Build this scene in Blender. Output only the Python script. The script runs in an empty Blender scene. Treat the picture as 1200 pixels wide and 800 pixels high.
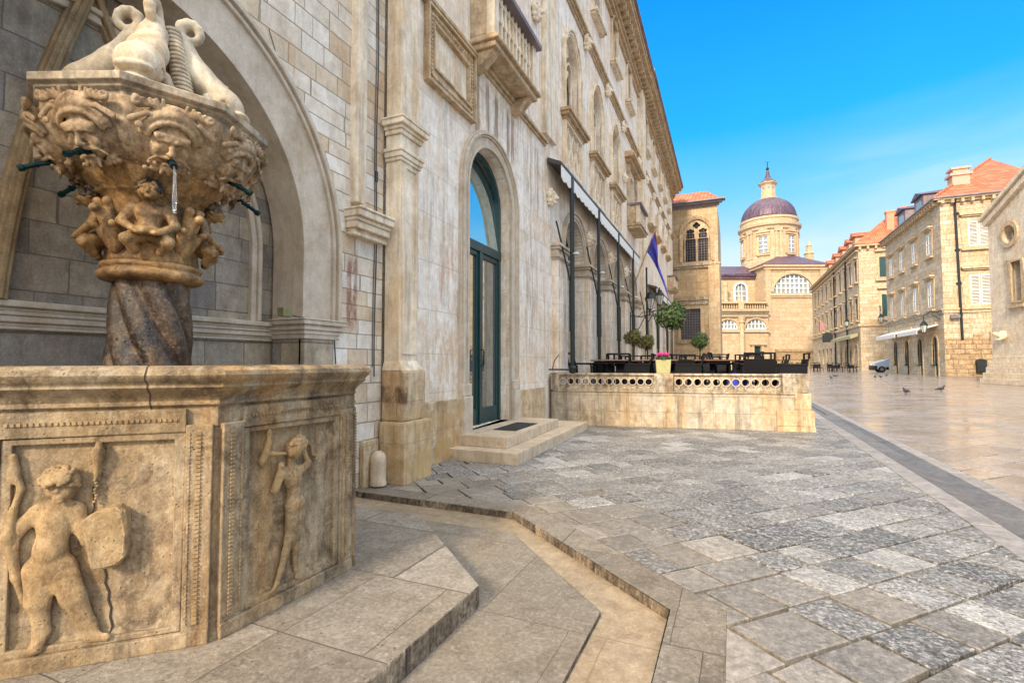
import bpy, bmesh, math, random
import numpy as np
from mathutils import Vector, Matrix, Euler
from mathutils.geometry import tessellate_polygon
random.seed(7); np.random.seed(7)
R=math.radians; PI=math.pi
SC=bpy.context.scene; COL=SC.collection
# ------------------------------------------------------------------ camera, sky, sun, exposure
cam=bpy.data.objects.new('camera',bpy.data.cameras.new('camera')); COL.objects.link(cam)
cam.data.sensor_width=36; cam.data.lens=36*585/1200; cam.data.clip_start=.05; cam.data.clip_end=4000
cam.location=(0,0,1.3); cam.rotation_euler=Euler((R(90)+math.atan(25/585.),0,R(24)),'XYZ')
SC.camera=cam
SUN_EL=R(30); SUN_DIR=Vector((.10,1,-math.tan(SUN_EL))).normalized()   # the way the light travels
w=bpy.data.worlds.new('World'); SC.world=w; w.use_nodes=True
nt=w.node_tree; nt.nodes.clear()
sky=nt.nodes.new('ShaderNodeTexSky'); sky.sky_type='NISHITA'; sky.sun_disc=False
sky.sun_elevation=SUN_EL; sky.sun_rotation=math.atan2(-SUN_DIR.x,-SUN_DIR.y)
sky.air_density=1.0; sky.dust_density=.6; sky.ozone_density=2.2
def wn(t,**k):
    n=nt.nodes.new('ShaderNode'+t)
    for a,v in k.items(): setattr(n,a,v)
    return n
hsv=wn('HueSaturation'); hsv.inputs['Saturation'].default_value=1.25; hsv.inputs['Hue'].default_value=.5; nt.links.new(sky.outputs[0],hsv.inputs['Color'])
geo=wn('TexCoord'); sep=wn('SeparateXYZ'); nt.links.new(geo.outputs['Generated'],sep.inputs[0])
# grade of the clear sky by height, and an added pale fill overhead, out of view, for neutral ambient light
gr=wn('ValToRGB'); nt.links.new(sep.outputs['Z'],gr.inputs[0]); e=gr.color_ramp.elements
for p,c in ((.0,(.80,.84,.86)),(.10,(.72,.83,.90)),(.20,(.55,.79,.94)),(.29,(.20,.64,.98)),(.40,(.015,.46,.98)),(.60,(.0,.29,.90))):
    k=e.new(p); k.color=(*c,1)
e.remove(e[0]); e.remove(e[-1])
cl=wn('MapRange',interpolation_type='SMOOTHSTEP'); nt.links.new(sep.outputs['Z'],cl.inputs[0]); cl.inputs[1].default_value=.62; cl.inputs[2].default_value=.85
cl.inputs[3].default_value=0; cl.inputs[4].default_value=1
mul=wn('Mix',data_type='RGBA',blend_type='MULTIPLY'); mul.inputs[0].default_value=1
nz=wn('TexNoise'); nz.inputs['Scale'].default_value=2.5; nz.inputs['Detail'].default_value=5; nt.links.new(geo.outputs['Generated'],nz.inputs['Vector'])
nr=wn('MapRange'); nt.links.new(nz.outputs[0],nr.inputs[0]); nr.inputs[1].default_value=.3; nr.inputs[2].default_value=.7; nr.inputs[3].default_value=.94; nr.inputs[4].default_value=1.06
m0=wn('Mix',data_type='RGBA'); m0.inputs[0].default_value=.93; nt.links.new(hsv.outputs[0],m0.inputs[6])
sc=wn('VectorMath',operation='SCALE'); nt.links.new(gr.outputs[0],sc.inputs[0]); sc.inputs['Scale'].default_value=3.75; nt.links.new(sc.outputs[0],m0.inputs[7])
sc2=wn('VectorMath',operation='SCALE'); nt.links.new(m0.outputs[2],sc2.inputs[0]); nt.links.new(nr.outputs[0],sc2.inputs['Scale'])
m1=wn('Mix',data_type='RGBA'); nt.links.new(cl.outputs[0],m1.inputs[0]); nt.links.new(sc2.outputs[0],m1.inputs[6]); m1.inputs[7].default_value=(10.5,10.2,9.8,1)
bk=wn('MapRange',interpolation_type='SMOOTHSTEP'); nt.links.new(sep.outputs['Y'],bk.inputs[0]); bk.inputs[1].default_value=-.05; bk.inputs[2].default_value=-.55; bk.inputs[3].default_value=0; bk.inputs[4].default_value=.9
m2=wn('Mix',data_type='RGBA'); nt.links.new(bk.outputs[0],m2.inputs[0]); nt.links.new(m1.outputs[2],m2.inputs[6]); m2.inputs[7].default_value=(7.4,7.0,6.5,1)  # added whitish fill in the unseen sky behind the camera
# faint high haze veils low in the sky
vz=wn('VectorMath',operation='MULTIPLY'); vz.inputs[1].default_value=(1.6,1.6,7.); nt.links.new(geo.outputs['Generated'],vz.inputs[0])
cn=wn('TexNoise'); cn.inputs['Scale'].default_value=1.6; cn.inputs['Detail'].default_value=6; cn.inputs['Distortion'].default_value=.5; nt.links.new(vz.outputs[0],cn.inputs['Vector'])
ca=wn('MapRange',interpolation_type='SMOOTHSTEP'); nt.links.new(cn.outputs[0],ca.inputs[0]); ca.inputs[1].default_value=.42; ca.inputs[2].default_value=.72
cb=wn('MapRange'); nt.links.new(sep.outputs['Z'],cb.inputs[0]); cb.inputs[1].default_value=.42; cb.inputs[2].default_value=.12; cb.inputs[3].default_value=0; cb.inputs[4].default_value=.60
cm=wn('Math',operation='MULTIPLY'); nt.links.new(ca.outputs[0],cm.inputs[0]); nt.links.new(cb.outputs[0],cm.inputs[1])
m3=wn('Mix',data_type='RGBA'); nt.links.new(cm.outputs[0],m3.inputs[0]); nt.links.new(m2.outputs[2],m3.inputs[6]); m3.inputs[7].default_value=(3.3,3.4,3.5,1)
bg=wn('Background'); bg.inputs['Strength'].default_value=.12; out=wn('OutputWorld')
nt.links.new(m3.outputs[2],bg.inputs[0]); nt.links.new(bg.outputs[0],out.inputs[0])
sl=bpy.data.lights.new('sun','SUN'); sl.energy=2.3; sl.angle=R(9); sl.color=(1,.83,.62)
so=bpy.data.objects.new('sun',sl); COL.objects.link(so); so.rotation_euler=SUN_DIR.to_track_quat('-Z','Y').to_euler()
vs=SC.view_settings; vs.view_transform='Standard'; vs.look='None'; vs.gamma=1; vs.exposure=1.35; vs.use_curve_mapping=False
SC.cycles.max_bounces=6; SC.cycles.use_denoising=True
# ------------------------------------------------------------------ node helpers
class NT:
    def __init__(s,name):
        s.m=bpy.data.materials.new(name); s.m.use_nodes=True; s.t=s.m.node_tree; s.t.nodes.clear()
        s.o=s.t.nodes.new('ShaderNodeOutputMaterial'); s.b=s.t.nodes.new('ShaderNodeBsdfPrincipled')
        s.t.links.new(s.b.outputs[0],s.o.inputs[0])
        g=s.t.nodes.new('ShaderNodeNewGeometry'); s.pos=g.outputs['Position']
    def n(s,t): return s.t.nodes.new('ShaderNode'+t)
    def set(s,sock,v):
        if hasattr(v,'is_output') or isinstance(v,bpy.types.NodeSocket): s.t.links.new(v,sock)
        elif v is not None:
            if isinstance(v,tuple) and len(v)==3 and sock.type=='RGBA': v=(*v,1)
            sock.default_value=v
    def math(s,op,a,b=None,c=None,clamp=False):
        m=s.n('Math'); m.operation=op; m.use_clamp=clamp
        s.set(m.inputs[0],a); s.set(m.inputs[1],b); s.set(m.inputs[2],c); return m.outputs[0]
    def mix(s,f,a,b,mode='MIX'):
        m=s.n('Mix'); m.data_type='RGBA'; m.blend_type=mode; m.clamp_factor=True
        s.set(m.inputs[0],f); s.set(m.inputs[6],a); s.set(m.inputs[7],b); return m.outputs[2]
    def noise(s,vec,scale,detail=4,rough=.55,dist=0,out=0):
        m=s.n('TexNoise'); s.set(m.inputs['Vector'],vec); s.set(m.inputs['Scale'],scale); m.inputs['Detail'].default_value=detail
        m.inputs['Roughness'].default_value=rough; m.inputs['Distortion'].default_value=dist; return m.outputs[out]
    def voro(s,vec,scale,feat='F1',out=0):
        m=s.n('TexVoronoi'); m.feature=feat; s.set(m.inputs['Vector'],vec); m.inputs['Scale'].default_value=scale; return m.outputs[out]
    def mapr(s,v,a,b,c=0.,d=1.,smooth=False):
        m=s.n('MapRange'); s.set(m.inputs[0],v); m.inputs[1].default_value=a; m.inputs[2].default_value=b; m.inputs[3].default_value=c; m.inputs[4].default_value=d
        if smooth: m.interpolation_type='SMOOTHSTEP'
        return m.outputs[0]
    def vmul(s,v,k):
        m=s.n('VectorMath'); m.operation='MULTIPLY'; s.set(m.inputs[0],v); m.inputs[1].default_value=k; return m.outputs[0]
    def sep(s,v):
        m=s.n('SeparateXYZ'); s.set(m.inputs[0],v); return m.outputs
    def comb(s,x,y,z=0.):
        m=s.n('CombineXYZ'); s.set(m.inputs[0],x); s.set(m.inputs[1],y); s.set(m.inputs[2],z); return m.outputs[0]
    def uv(s): return s.n('UVMap').outputs[0]
    def ramp(s,v,stops,const=False):
        m=s.n('ValToRGB'); s.set(m.inputs[0],v); e=m.color_ramp.elements
        if const: m.color_ramp.interpolation='CONSTANT'
        while len(e)<len(stops): e.new(.5)
        for k,(p,c) in zip(e,stops): k.position=p; k.color=(*c,1)
        return m.outputs[0]
    def bump(s,h,strength=.5,dist=.01,prev=None):
        m=s.n('Bump'); s.set(m.inputs['Height'],h); m.inputs['Strength'].default_value=strength; m.inputs['Distance'].default_value=dist
        if prev is not None: s.set(m.inputs['Normal'],prev)
        return m.outputs[0]
    def done(s,col,rough,normal=None,**k):
        s.set(s.b.inputs['Base Color'],col); s.set(s.b.inputs['Roughness'],rough)
        if normal is not None: s.set(s.b.inputs['Normal'],normal)
        for a,v in k.items(): s.set(s.b.inputs[a.replace('_',' ')],v)
        return s.m
def plain(name,col,rough=.6,metal=0.,var=.25,scale=9.,bump=.15,**k):
    t=NT(name); n=t.noise(t.pos,scale,5,.6)
    c=t.mix(t.mapr(n,.3,.75),tuple(x*(1-var) for x in col),tuple(min(1,x*(1+var)) for x in col))
    return t.done(c,t.mapr(n,.3,.7,max(0,rough-.08),min(1,rough+.08)),t.bump(t.noise(t.pos,scale*6,4),bump,.004),Metallic=metal,**k)
def stone(name,tints,brick=None,mortar=(.16,.13,.10),msize=.006,stain=((.42,.26,.10),.5),streak=.4,soot=.3,sootcol=(.07,.055,.04),
          rough=.8,bump=.5,grain=60.,pit=.25,patch=.9,vary=1.0,wet=None,dist=.012,spec=.4,con=.35,cs=1.):
    """weathered limestone; brick=(length,height) lays it in uneven courses"""
    t=NT(name); p=t.pos
    warp=t.noise(p,1.7,3)
    if brick:
        bw,bh=brick; x,y,_=t.sep(t.uv())
        x=t.math('ADD',x,t.math('MULTIPLY',t.math('SUBTRACT',t.noise(p,9.,2),.5),.012))
        y=t.math('ADD',y,t.math('MULTIPLY',t.math('SUBTRACT',t.noise(p,7.,2),.5),.010))
        y=t.math('ADD',y,t.math('MULTIPLY',t.math('SINE',t.math('MULTIPLY',y,1.9/bh*.33)),bh*.28))
        row=t.math('FLOOR',t.math('DIVIDE',y,bh))
        wn=t.n('TexWhiteNoise'); wn.noise_dimensions='1D'; t.set(wn.inputs['W'],row)
        x=t.math('ADD',t.math('MULTIPLY',x,t.mapr(wn.outputs[0],0,1,.72,1.3)),t.math('MULTIPLY',wn.outputs[0],7.3))
        x=t.math('ADD',x,t.math('MULTIPLY',t.math('SINE',t.math('MULTIPLY',x,1.3/bw)),bw*.33))
        b=t.n('TexBrick'); t.set(b.inputs['Vector'],t.comb(x,y)); b.offset=.0; b.squash=1
        b.inputs['Color1'].default_value=(0,0,0,1); b.inputs['Color2'].default_value=(1,1,1,1); b.inputs['Mortar'].default_value=(.5,.5,.5,1)
        b.inputs['Scale'].default_value=1; b.inputs['Mortar Size'].default_value=msize; b.inputs['Mortar Smooth'].default_value=.35
        b.inputs['Brick Width'].default_value=bw; b.inputs['Row Height'].default_value=bh; b.inputs['Bias'].default_value=0
        v=t.sep(b.outputs['Color'])[0]; mort=b.outputs['Fac']
        v=t.math('ADD',t.math('MULTIPLY',v,.75*vary),t.math('MULTIPLY',warp,.5-.25*vary),clamp=True)
    else: v=t.mapr(t.noise(p,2.3,4,.6),.28,.72); mort=None
    n=len(tints); col=t.ramp(v,[(i/(n-1),c) for i,c in enumerate(tints)])
    big=t.noise(p,.55,4,.6,.4); mid=t.noise(p,3.1,6,.62,.3); fine=t.noise(p,grain,6,.7)
    col=t.mix(t.math('MULTIPLY',t.mapr(big,.45,.7),stain[1]),col,t.mix(.5,col,stain[0]))
    col=t.mix(t.math('MULTIPLY',t.mapr(mid,.50,.64),patch*.5),col,t.mix(.6,col,stain[0],'MULTIPLY'))
    sv=t.noise(t.vmul(p,(7.,7.,.55)),1.3,6,.62,.15)
    col=t.mix(t.math('MULTIPLY',t.mapr(sv,.50,.66),streak),col,sootcol)
    sv2=t.noise(t.vmul(p,(4.,4.,.35)),1.1,5,.6,.1)
    col=t.mix(t.math('MULTIPLY',t.mapr(sv2,.50,.66),streak*.9),col,stain[0])
    sn=t.noise(p,5.5,7,.72,.6)
    col=t.mix(t.math('MULTIPLY',t.mapr(sn,.52,.64),soot),col,sootcol)
    col=t.mix(t.mapr(fine,.25,.8,.26,0.),col,tuple(c*.45 for c in tints[0]))
    col=t.mix(t.mapr(fine,.5,.8,0,.18),col,(.85,.82,.76))
    vo=t.voro(p,grain*.6); vn=t.noise(p,grain*.3,3)
    pits=t.math('MULTIPLY',t.mapr(vo,.0,.28,1,0),t.mapr(vn,.5,.62))
    col=t.mix(t.math('MULTIPLY',pits,pit),col,sootcol)
    cn=t.noise(t.vmul(p,(1,1,.6)),9.*cs,9,.8,.2); cm=t.mapr(cn,.34,.66,1-con,1+con); col=t.mix(1.,col,t.comb(t.mapr(cn,.34,.66,1-con*.88,1+con*.95),t.mapr(cn,.34,.66,1-con*1.04,1+con*.97),t.mapr(cn,.34,.66,1-con*1.16,1+con)),'MULTIPLY')
    cb=t.noise(p,1.9*cs,5,.7,.8); c2=t.mapr(cb,.35,.65,1-con*.45,1+con*.4); col=t.mix(1.,col,t.comb(c2,c2,c2),'MULTIPLY')
    h=t.math('ADD',t.math('ADD',t.math('MULTIPLY',fine,.35),t.math('MULTIPLY',cn,.5)),t.math('MULTIPLY',mid,.9)); h=t.math('SUBTRACT',h,t.math('MULTIPLY',pits,.5*min(1,pit*3)))
    if mort is not None:
        col=t.mix(t.math('MULTIPLY',mort,.8),col,mortar)
        h=t.math('SUBTRACT',t.math('ADD',h,t.math('MULTIPLY',v,.6)),t.math('MULTIPLY',mort,1.6))
    rg=t.mapr(mid,.3,.7,rough-.1,min(1,rough+.08))
    return t.done(col,rg,t.bump(h,bump,dist),Specular_IOR_Level=spec)
# ------------------------------------------------------------------ stones and other materials
M={}
M['palace']=stone('palace_limestone',[(.74,.62,.46),(.84,.80,.73),(.86,.85,.82),(.82,.73,.59)],(1.15,.52),mortar=(.30,.25,.19),msize=.003,stain=((.62,.38,.16),.75),streak=0.4,soot=0.12,sootcol=(.24,.17,.11),vary=.5,bump=.35,pit=.35,con=0.2,cs=1.5)
M['palace_trim']=stone('palace_trim_stone',[(.70,.60,.43),(.82,.76,.64),(.78,.70,.56)],None,stain=((.60,.38,.17),.5),streak=.45,soot=0.15,sootcol=(.15,.10,.06),bump=.3,con=0.2)
M['plinth']=stone('plinth_stone',[(.48,.34,.18),(.62,.52,.36),(.56,.44,.27)],(.9,.5),mortar=(.22,.17,.1),msize=.004,stain=((.45,.25,.08),.9),streak=.6,soot=.45,sootcol=(.14,.09,.05),vary=.5,bump=.4,con=0.3)
M['niche']=stone('niche_wall_blocks',[(.74,.69,.60),(.80,.78,.73),(.62,.48,.32),(.78,.75,.68),(.70,.63,.52)],(.34,.175),mortar=(.30,.25,.19),msize=.006,stain=((.50,.32,.15),.35),streak=0.08,soot=0.06,bump=.8,vary=1,pit=.3,con=0.2)
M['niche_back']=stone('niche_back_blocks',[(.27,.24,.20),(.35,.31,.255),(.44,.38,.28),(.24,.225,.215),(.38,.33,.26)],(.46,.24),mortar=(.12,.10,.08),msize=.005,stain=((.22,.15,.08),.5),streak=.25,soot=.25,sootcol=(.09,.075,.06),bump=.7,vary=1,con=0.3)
M['arch']=stone('arch_moulding_stone',[(.48,.40,.30),(.60,.54,.46),(.55,.48,.38)],None,stain=((.46,.33,.18),.5),streak=.22,soot=.14,sootcol=(.2,.15,.1),bump=.25,con=0.15)
M['rib']=stone('rib_stone',[(.27,.19,.10),(.36,.27,.15),(.32,.24,.14)],None,stain=((.3,.18,.07),.6),streak=.35,soot=.25,bump=.35)
M['basin']=stone('basin_stone',[(.20,.145,.08),(.34,.265,.16),(.35,.29,.20),(.43,.365,.26)],None,stain=((.40,.22,.065),.7),streak=0.65,soot=0.7,sootcol=(.055,.034,.018),bump=.8,pit=.7,grain=85,patch=1.0,dist=.014,con=0.45,cs=2.0)
M['carved']=stone('carved_relief_stone',[(.25,.165,.08),(.37,.265,.14),(.44,.34,.21)],None,stain=((.40,.24,.08),.6),streak=.3,soot=.5,sootcol=(.055,.034,.018),bump=.7,pit=.6,grain=90,con=0.45,cs=2.2)
M['bowl']=stone('bowl_stone',[(.24,.155,.08),(.42,.31,.19),(.54,.44,.31)],None,stain=((.40,.23,.08),.6),streak=.4,soot=0.65,sootcol=(.055,.038,.022),bump=.6,grain=80,pit=.5,con=0.6,cs=1.6)
M['ochre']=stone('water_stained_ochre_stone',[(.16,.09,.035),(.40,.25,.10),(.50,.36,.19)],None,stain=((.42,.22,.05),.8),streak=.6,soot=.7,sootcol=(.03,.02,.012),bump=.6,grain=80,pit=.4,rough=.6,spec=.5,con=.7,cs=1.6)
M['dolphin']=stone('dolphin_stone',[(.50,.40,.27),(.62,.55,.42),(.68,.62,.52)],None,stain=((.50,.30,.10),.6),streak=.4,soot=.2,sootcol=(.12,.10,.08),bump=.35)
M['column']=stone('wet_column_stone',[(.02,.013,.007),(.055,.032,.014),(.15,.095,.05),(.03,.019,.012),(.08,.047,.02)],None,stain=((.11,.06,.025),.7),streak=1.0,soot=.9,sootcol=(.012,.009,.006),rough=.42,bump=.9,pit=.5,grain=50,spec=.6,con=0.8,cs=2.2)
M['slab']=stone('platform_slab_stone',[(.18,.16,.13),(.25,.228,.19),(.31,.285,.24),(.21,.18,.14)],(.72,.62),mortar=(.09,.07,.05),msize=.004,stain=((.35,.22,.09),.5),streak=0,soot=.28,sootcol=(.07,.06,.045),rough=.7,bump=1.,pit=.9,grain=55,vary=1.,con=0.35,cs=5)
M['slab_low']=stone('lower_slab_stone',[(.165,.145,.115),(.225,.20,.16),(.195,.17,.13)],(1.3,.9),mortar=(.08,.06,.04),msize=.003,stain=((.33,.2,.08),.5),streak=0,soot=.2,sootcol=(.11,.09,.06),rough=.7,bump=.6,pit=.8,grain=50,vary=.8,con=0.3,cs=5)
M['kerb']=stone('kerb_stone',[(.155,.138,.11),(.22,.197,.16),(.26,.235,.19)],(1.1,.9),mortar=(.07,.05,.04),msize=.004,stain=((.3,.19,.09),.4),streak=0,soot=.3,sootcol=(.09,.07,.05),rough=.7,bump=.7,pit=.8,grain=50,vary=.9,con=0.35,cs=4)
M['pit']=stone('channel_floor_stone',[(.26,.205,.135),(.33,.265,.18),(.29,.23,.155)],(.55,.5),mortar=(.22,.15,.08),msize=.004,stain=((.40,.23,.09),.5),streak=0,soot=.2,sootcol=(.16,.12,.08),rough=.6,bump=.3,vary=.6,con=0.3)
M['step']=stone('door_step_stone',[(.56,.46,.33),(.64,.56,.44)],None,stain=((.5,.33,.16),.4),streak=.25,soot=.25,sootcol=(.15,.1,.06),rough=.55,bump=.3,con=0.2)
M['terrace']=stone('terrace_wall_blocks',[(.40,.345,.26),(.50,.46,.38),(.46,.39,.28),(.54,.50,.42)],(.52,.36),mortar=(.2,.15,.1),msize=.004,stain=((.5,.30,.10),.6),streak=.6,soot=.4,sootcol=(.08,.06,.045),bump=.5,vary=.9,con=0.28)
M['rail_stone']=stone('balustrade_stone',[(.34,.29,.22),(.46,.41,.32),(.40,.34,.25)],None,stain=((.35,.24,.12),.5),streak=0.8,soot=0.7,sootcol=(.09,.075,.055),bump=.5,con=0.5)
def town(name,b,warm=1.,**k):
    return stone(name,[(.37*warm,.285,.18),(.50*warm,.41,.29),(.60*warm,.53,.41),(.40,.30,.19)],b,mortar=(.26,.19,.11),msize=.02,stain=((.55,.33,.10),.6),streak=.3,soot=.3,sootcol=(.2,.13,.07),bump=.6,grain=6,dist=.05,**k)
M['town']=town('town_house_blocks',(1.1,.5)); M['town2']=town('row_house_blocks',(1.4,.6)); M['cath']=stone('cathedral_stone',[(.40,.315,.21),(.53,.435,.31),(.60,.52,.40)],(2.2,1.1),mortar=(.34,.24,.13),msize=.04,stain=((.58,.33,.10),.7),streak=.4,soot=.3,sootcol=(.25,.15,.08),bump=.5,grain=4,dist=.08,vary=.7)
M['rector']=stone('gothic_house_blocks',[(.38,.285,.175),(.50,.395,.26),(.56,.47,.33)],(1.0,.45),mortar=(.34,.24,.13),msize=.01,stain=((.55,.32,.10),.6),streak=.3,soot=.25,sootcol=(.2,.13,.07),bump=.5,grain=15,dist=.03,con=0.22,cs=1.0)
M['rubble']=stone('patched_rubble',[(.30,.20,.11),(.50,.38,.22),(.36,.25,.15),(.58,.46,.29)],(.8,.42),mortar=(.2,.14,.08),msize=.03,stain=((.4,.22,.08),.7),streak=.3,soot=.6,sootcol=(.12,.08,.05),bump=.8,grain=6,dist=.06)
M['trim']=stone('warm_trim_stone',[(.42,.31,.18),(.56,.455,.31),(.52,.41,.27)],None,stain=((.5,.28,.1),.5),streak=.4,soot=.3,sootcol=(.16,.11,.07),bump=.3,grain=8)
M['church']=stone('church_plaster',[(.66,.56,.42),(.76,.67,.53),(.70,.60,.46)],(2.0,.9),mortar=(.4,.33,.24),msize=.008,stain=((.45,.3,.15),.6),streak=0.25,soot=0.15,sootcol=(.2,.14,.09),bump=.3,grain=10,vary=.5,con=0.2)
M['green']=plain('dark_green_paint',(.004,.040,.045),.35,var=.3)
M['iron']=plain('dark_iron',(.012,.018,.02),.5,.4)
M['bronze']=plain('green_bronze',(.008,.040,.040),.45,.7,var=.6,scale=30)
M['rattan']=plain('black_rattan',(.0035,.004,.006),.75,bump=.6,scale=40,Specular_IOR_Level=.25)
M['tabletop']=plain('brown_table_top',(.11,.035,.015),.4)
M['white']=plain('white_paint',(.72,.71,.68),.55,var=.12)
M['shutter']=plain('grey_white_shutter',(.60,.58,.54),.6,var=.2)
M['lead']=plain('weathered_lead',(.20,.17,.19),.6,.1,var=.4,scale=2)
M['canvas']=plain('grey_canvas',(.42,.42,.44),.8,var=.3,scale=4)
M['awn_top']=plain('dark_awning_cover',(.07,.065,.07),.7)
M['box_green']=plain('khaki_metal_box',(.20,.19,.08),.6)
M['planter']=plain('pale_olive_planter',(.38,.36,.17),.5,var=.15)
M['pink']=plain('pink_petals',(.80,.04,.30),.6,var=.5,scale=60)
M['leaf']=plain('topiary_leaf',(.045,.085,.018),.6,var=.6,scale=12)
M['leaf2']=plain('yellowing_leaf',(.10,.10,.02),.6,var=.6,scale=12)
M['bark']=plain('bark',(.07,.05,.03),.9)
M['blue']=plain('blue_cushion',(.01,.05,.55),.7)
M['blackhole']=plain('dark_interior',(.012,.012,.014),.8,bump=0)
M['dusk']=plain('dim_interior',(.05,.045,.04),.8,bump=0)
M['mat']=plain('black_grating',(.02,.018,.016),.8,scale=80,bump=1)
M['post']=plain('near_black_green_paint',(.004,.014,.016),.45)
M['cable']=plain('grey_cable',(.05,.05,.055),.6)
M['car']=plain('pale_blue_car_paint',(.40,.50,.62),.25,var=.05)
M['tyre']=plain('tyre',(.015,.015,.015),.8)
M['headlight']=plain('headlight_glass',(.8,.5,.25),.1)
M['pigeon']=plain('pigeon_feathers',(.03,.032,.045),.6,var=.5,scale=20)
M['lampglass']=plain('old_lamp_glass',(.45,.47,.44),.2,var=.2)
M['glazing']=plain('pale_window_glass',(.22,.27,.32),.12,var=.4,scale=1.5,bump=.0)
M['pinkcloth']=plain('pink_white_cloth',(.50,.16,.22),.8,var=.5,scale=3)
M['flowerred']=plain('red_flag_cloth',(.55,.03,.06),.8)
def glassmat(name,col,metal,rough):
    t=NT(name); n=t.noise(t.pos,1.1,3)
    return t.done(t.mix(n,tuple(c*.8 for c in col),col),rough,t.bump(n,.05,.02),Metallic=metal,Specular_IOR_Level=1.0)
M['glass']=glassmat('door_glass',(.42,.44,.42),.8,.05)
M['fan']=glassmat('fanlight_glass',(.55,.72,.78),.95,.03)
M['pane_grey']=plain('dusty_dark_glass',(.05,.05,.055),.4)
M['pane']=glassmat('window_glass',(.05,.06,.07),.3,.08)
def tilemat(name,cs):
    t=NT(name); x,y,_=t.sep(t.uv())
    wv=t.math('SINE',t.math('MULTIPLY',x,2*PI/.55)); row=t.math('FRACT',t.math('DIVIDE',y,.5))
    n=t.noise(t.pos,1.6,5,.7); v=t.n('TexWhiteNoise'); v.noise_dimensions='2D'
    t.set(v.inputs['Vector'],t.comb(t.math('FLOOR',t.math('DIVIDE',x,.55)),t.math('FLOOR',t.math('DIVIDE',y,.5))))
    c=t.ramp(t.math('ADD',t.math('MULTIPLY',v.outputs[0],.6),t.math('MULTIPLY',n,.4)),[(0,cs[0]),(.5,cs[1]),(1,cs[2])])
    c=t.mix(t.mapr(n,.6,.75,0,.5),c,(.12,.08,.06))
    h=t.math('ADD',wv,t.math('MULTIPLY',row,-.8))
    return t.done(c,.8,t.bump(h,1.,.10))
M['roof']=tilemat('terracotta_roof_tiles',[(.30,.07,.03),(.50,.14,.055),(.60,.24,.12)])
def domemat():
    t=NT('violet_grey_lead_roof'); n=t.noise(t.vmul(t.pos,(1,1,.3)),.9,6,.7); f=t.noise(t.vmul(t.pos,(3.,3.,.25)),1.2,5,.7)
    c=t.mix(t.mapr(n,.3,.7),(.04,.02,.04),(.12,.075,.115)); c=t.mix(t.mapr(f,.5,.75,0,.6),c,(.33,.25,.31))
    return t.done(c,.5,t.bump(f,.4,.1),Metallic=.2)
M['dome']=domemat()
def flagmat():
    t=NT('blue_flag_cloth'); x,y,_=t.sep(t.uv())
    n=t.noise(t.pos,5,4)
    return t.done(t.mix(n,(.01,.05,.42),(.10,.08,.50)),.75)
M['flag']=flagmat()
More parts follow.
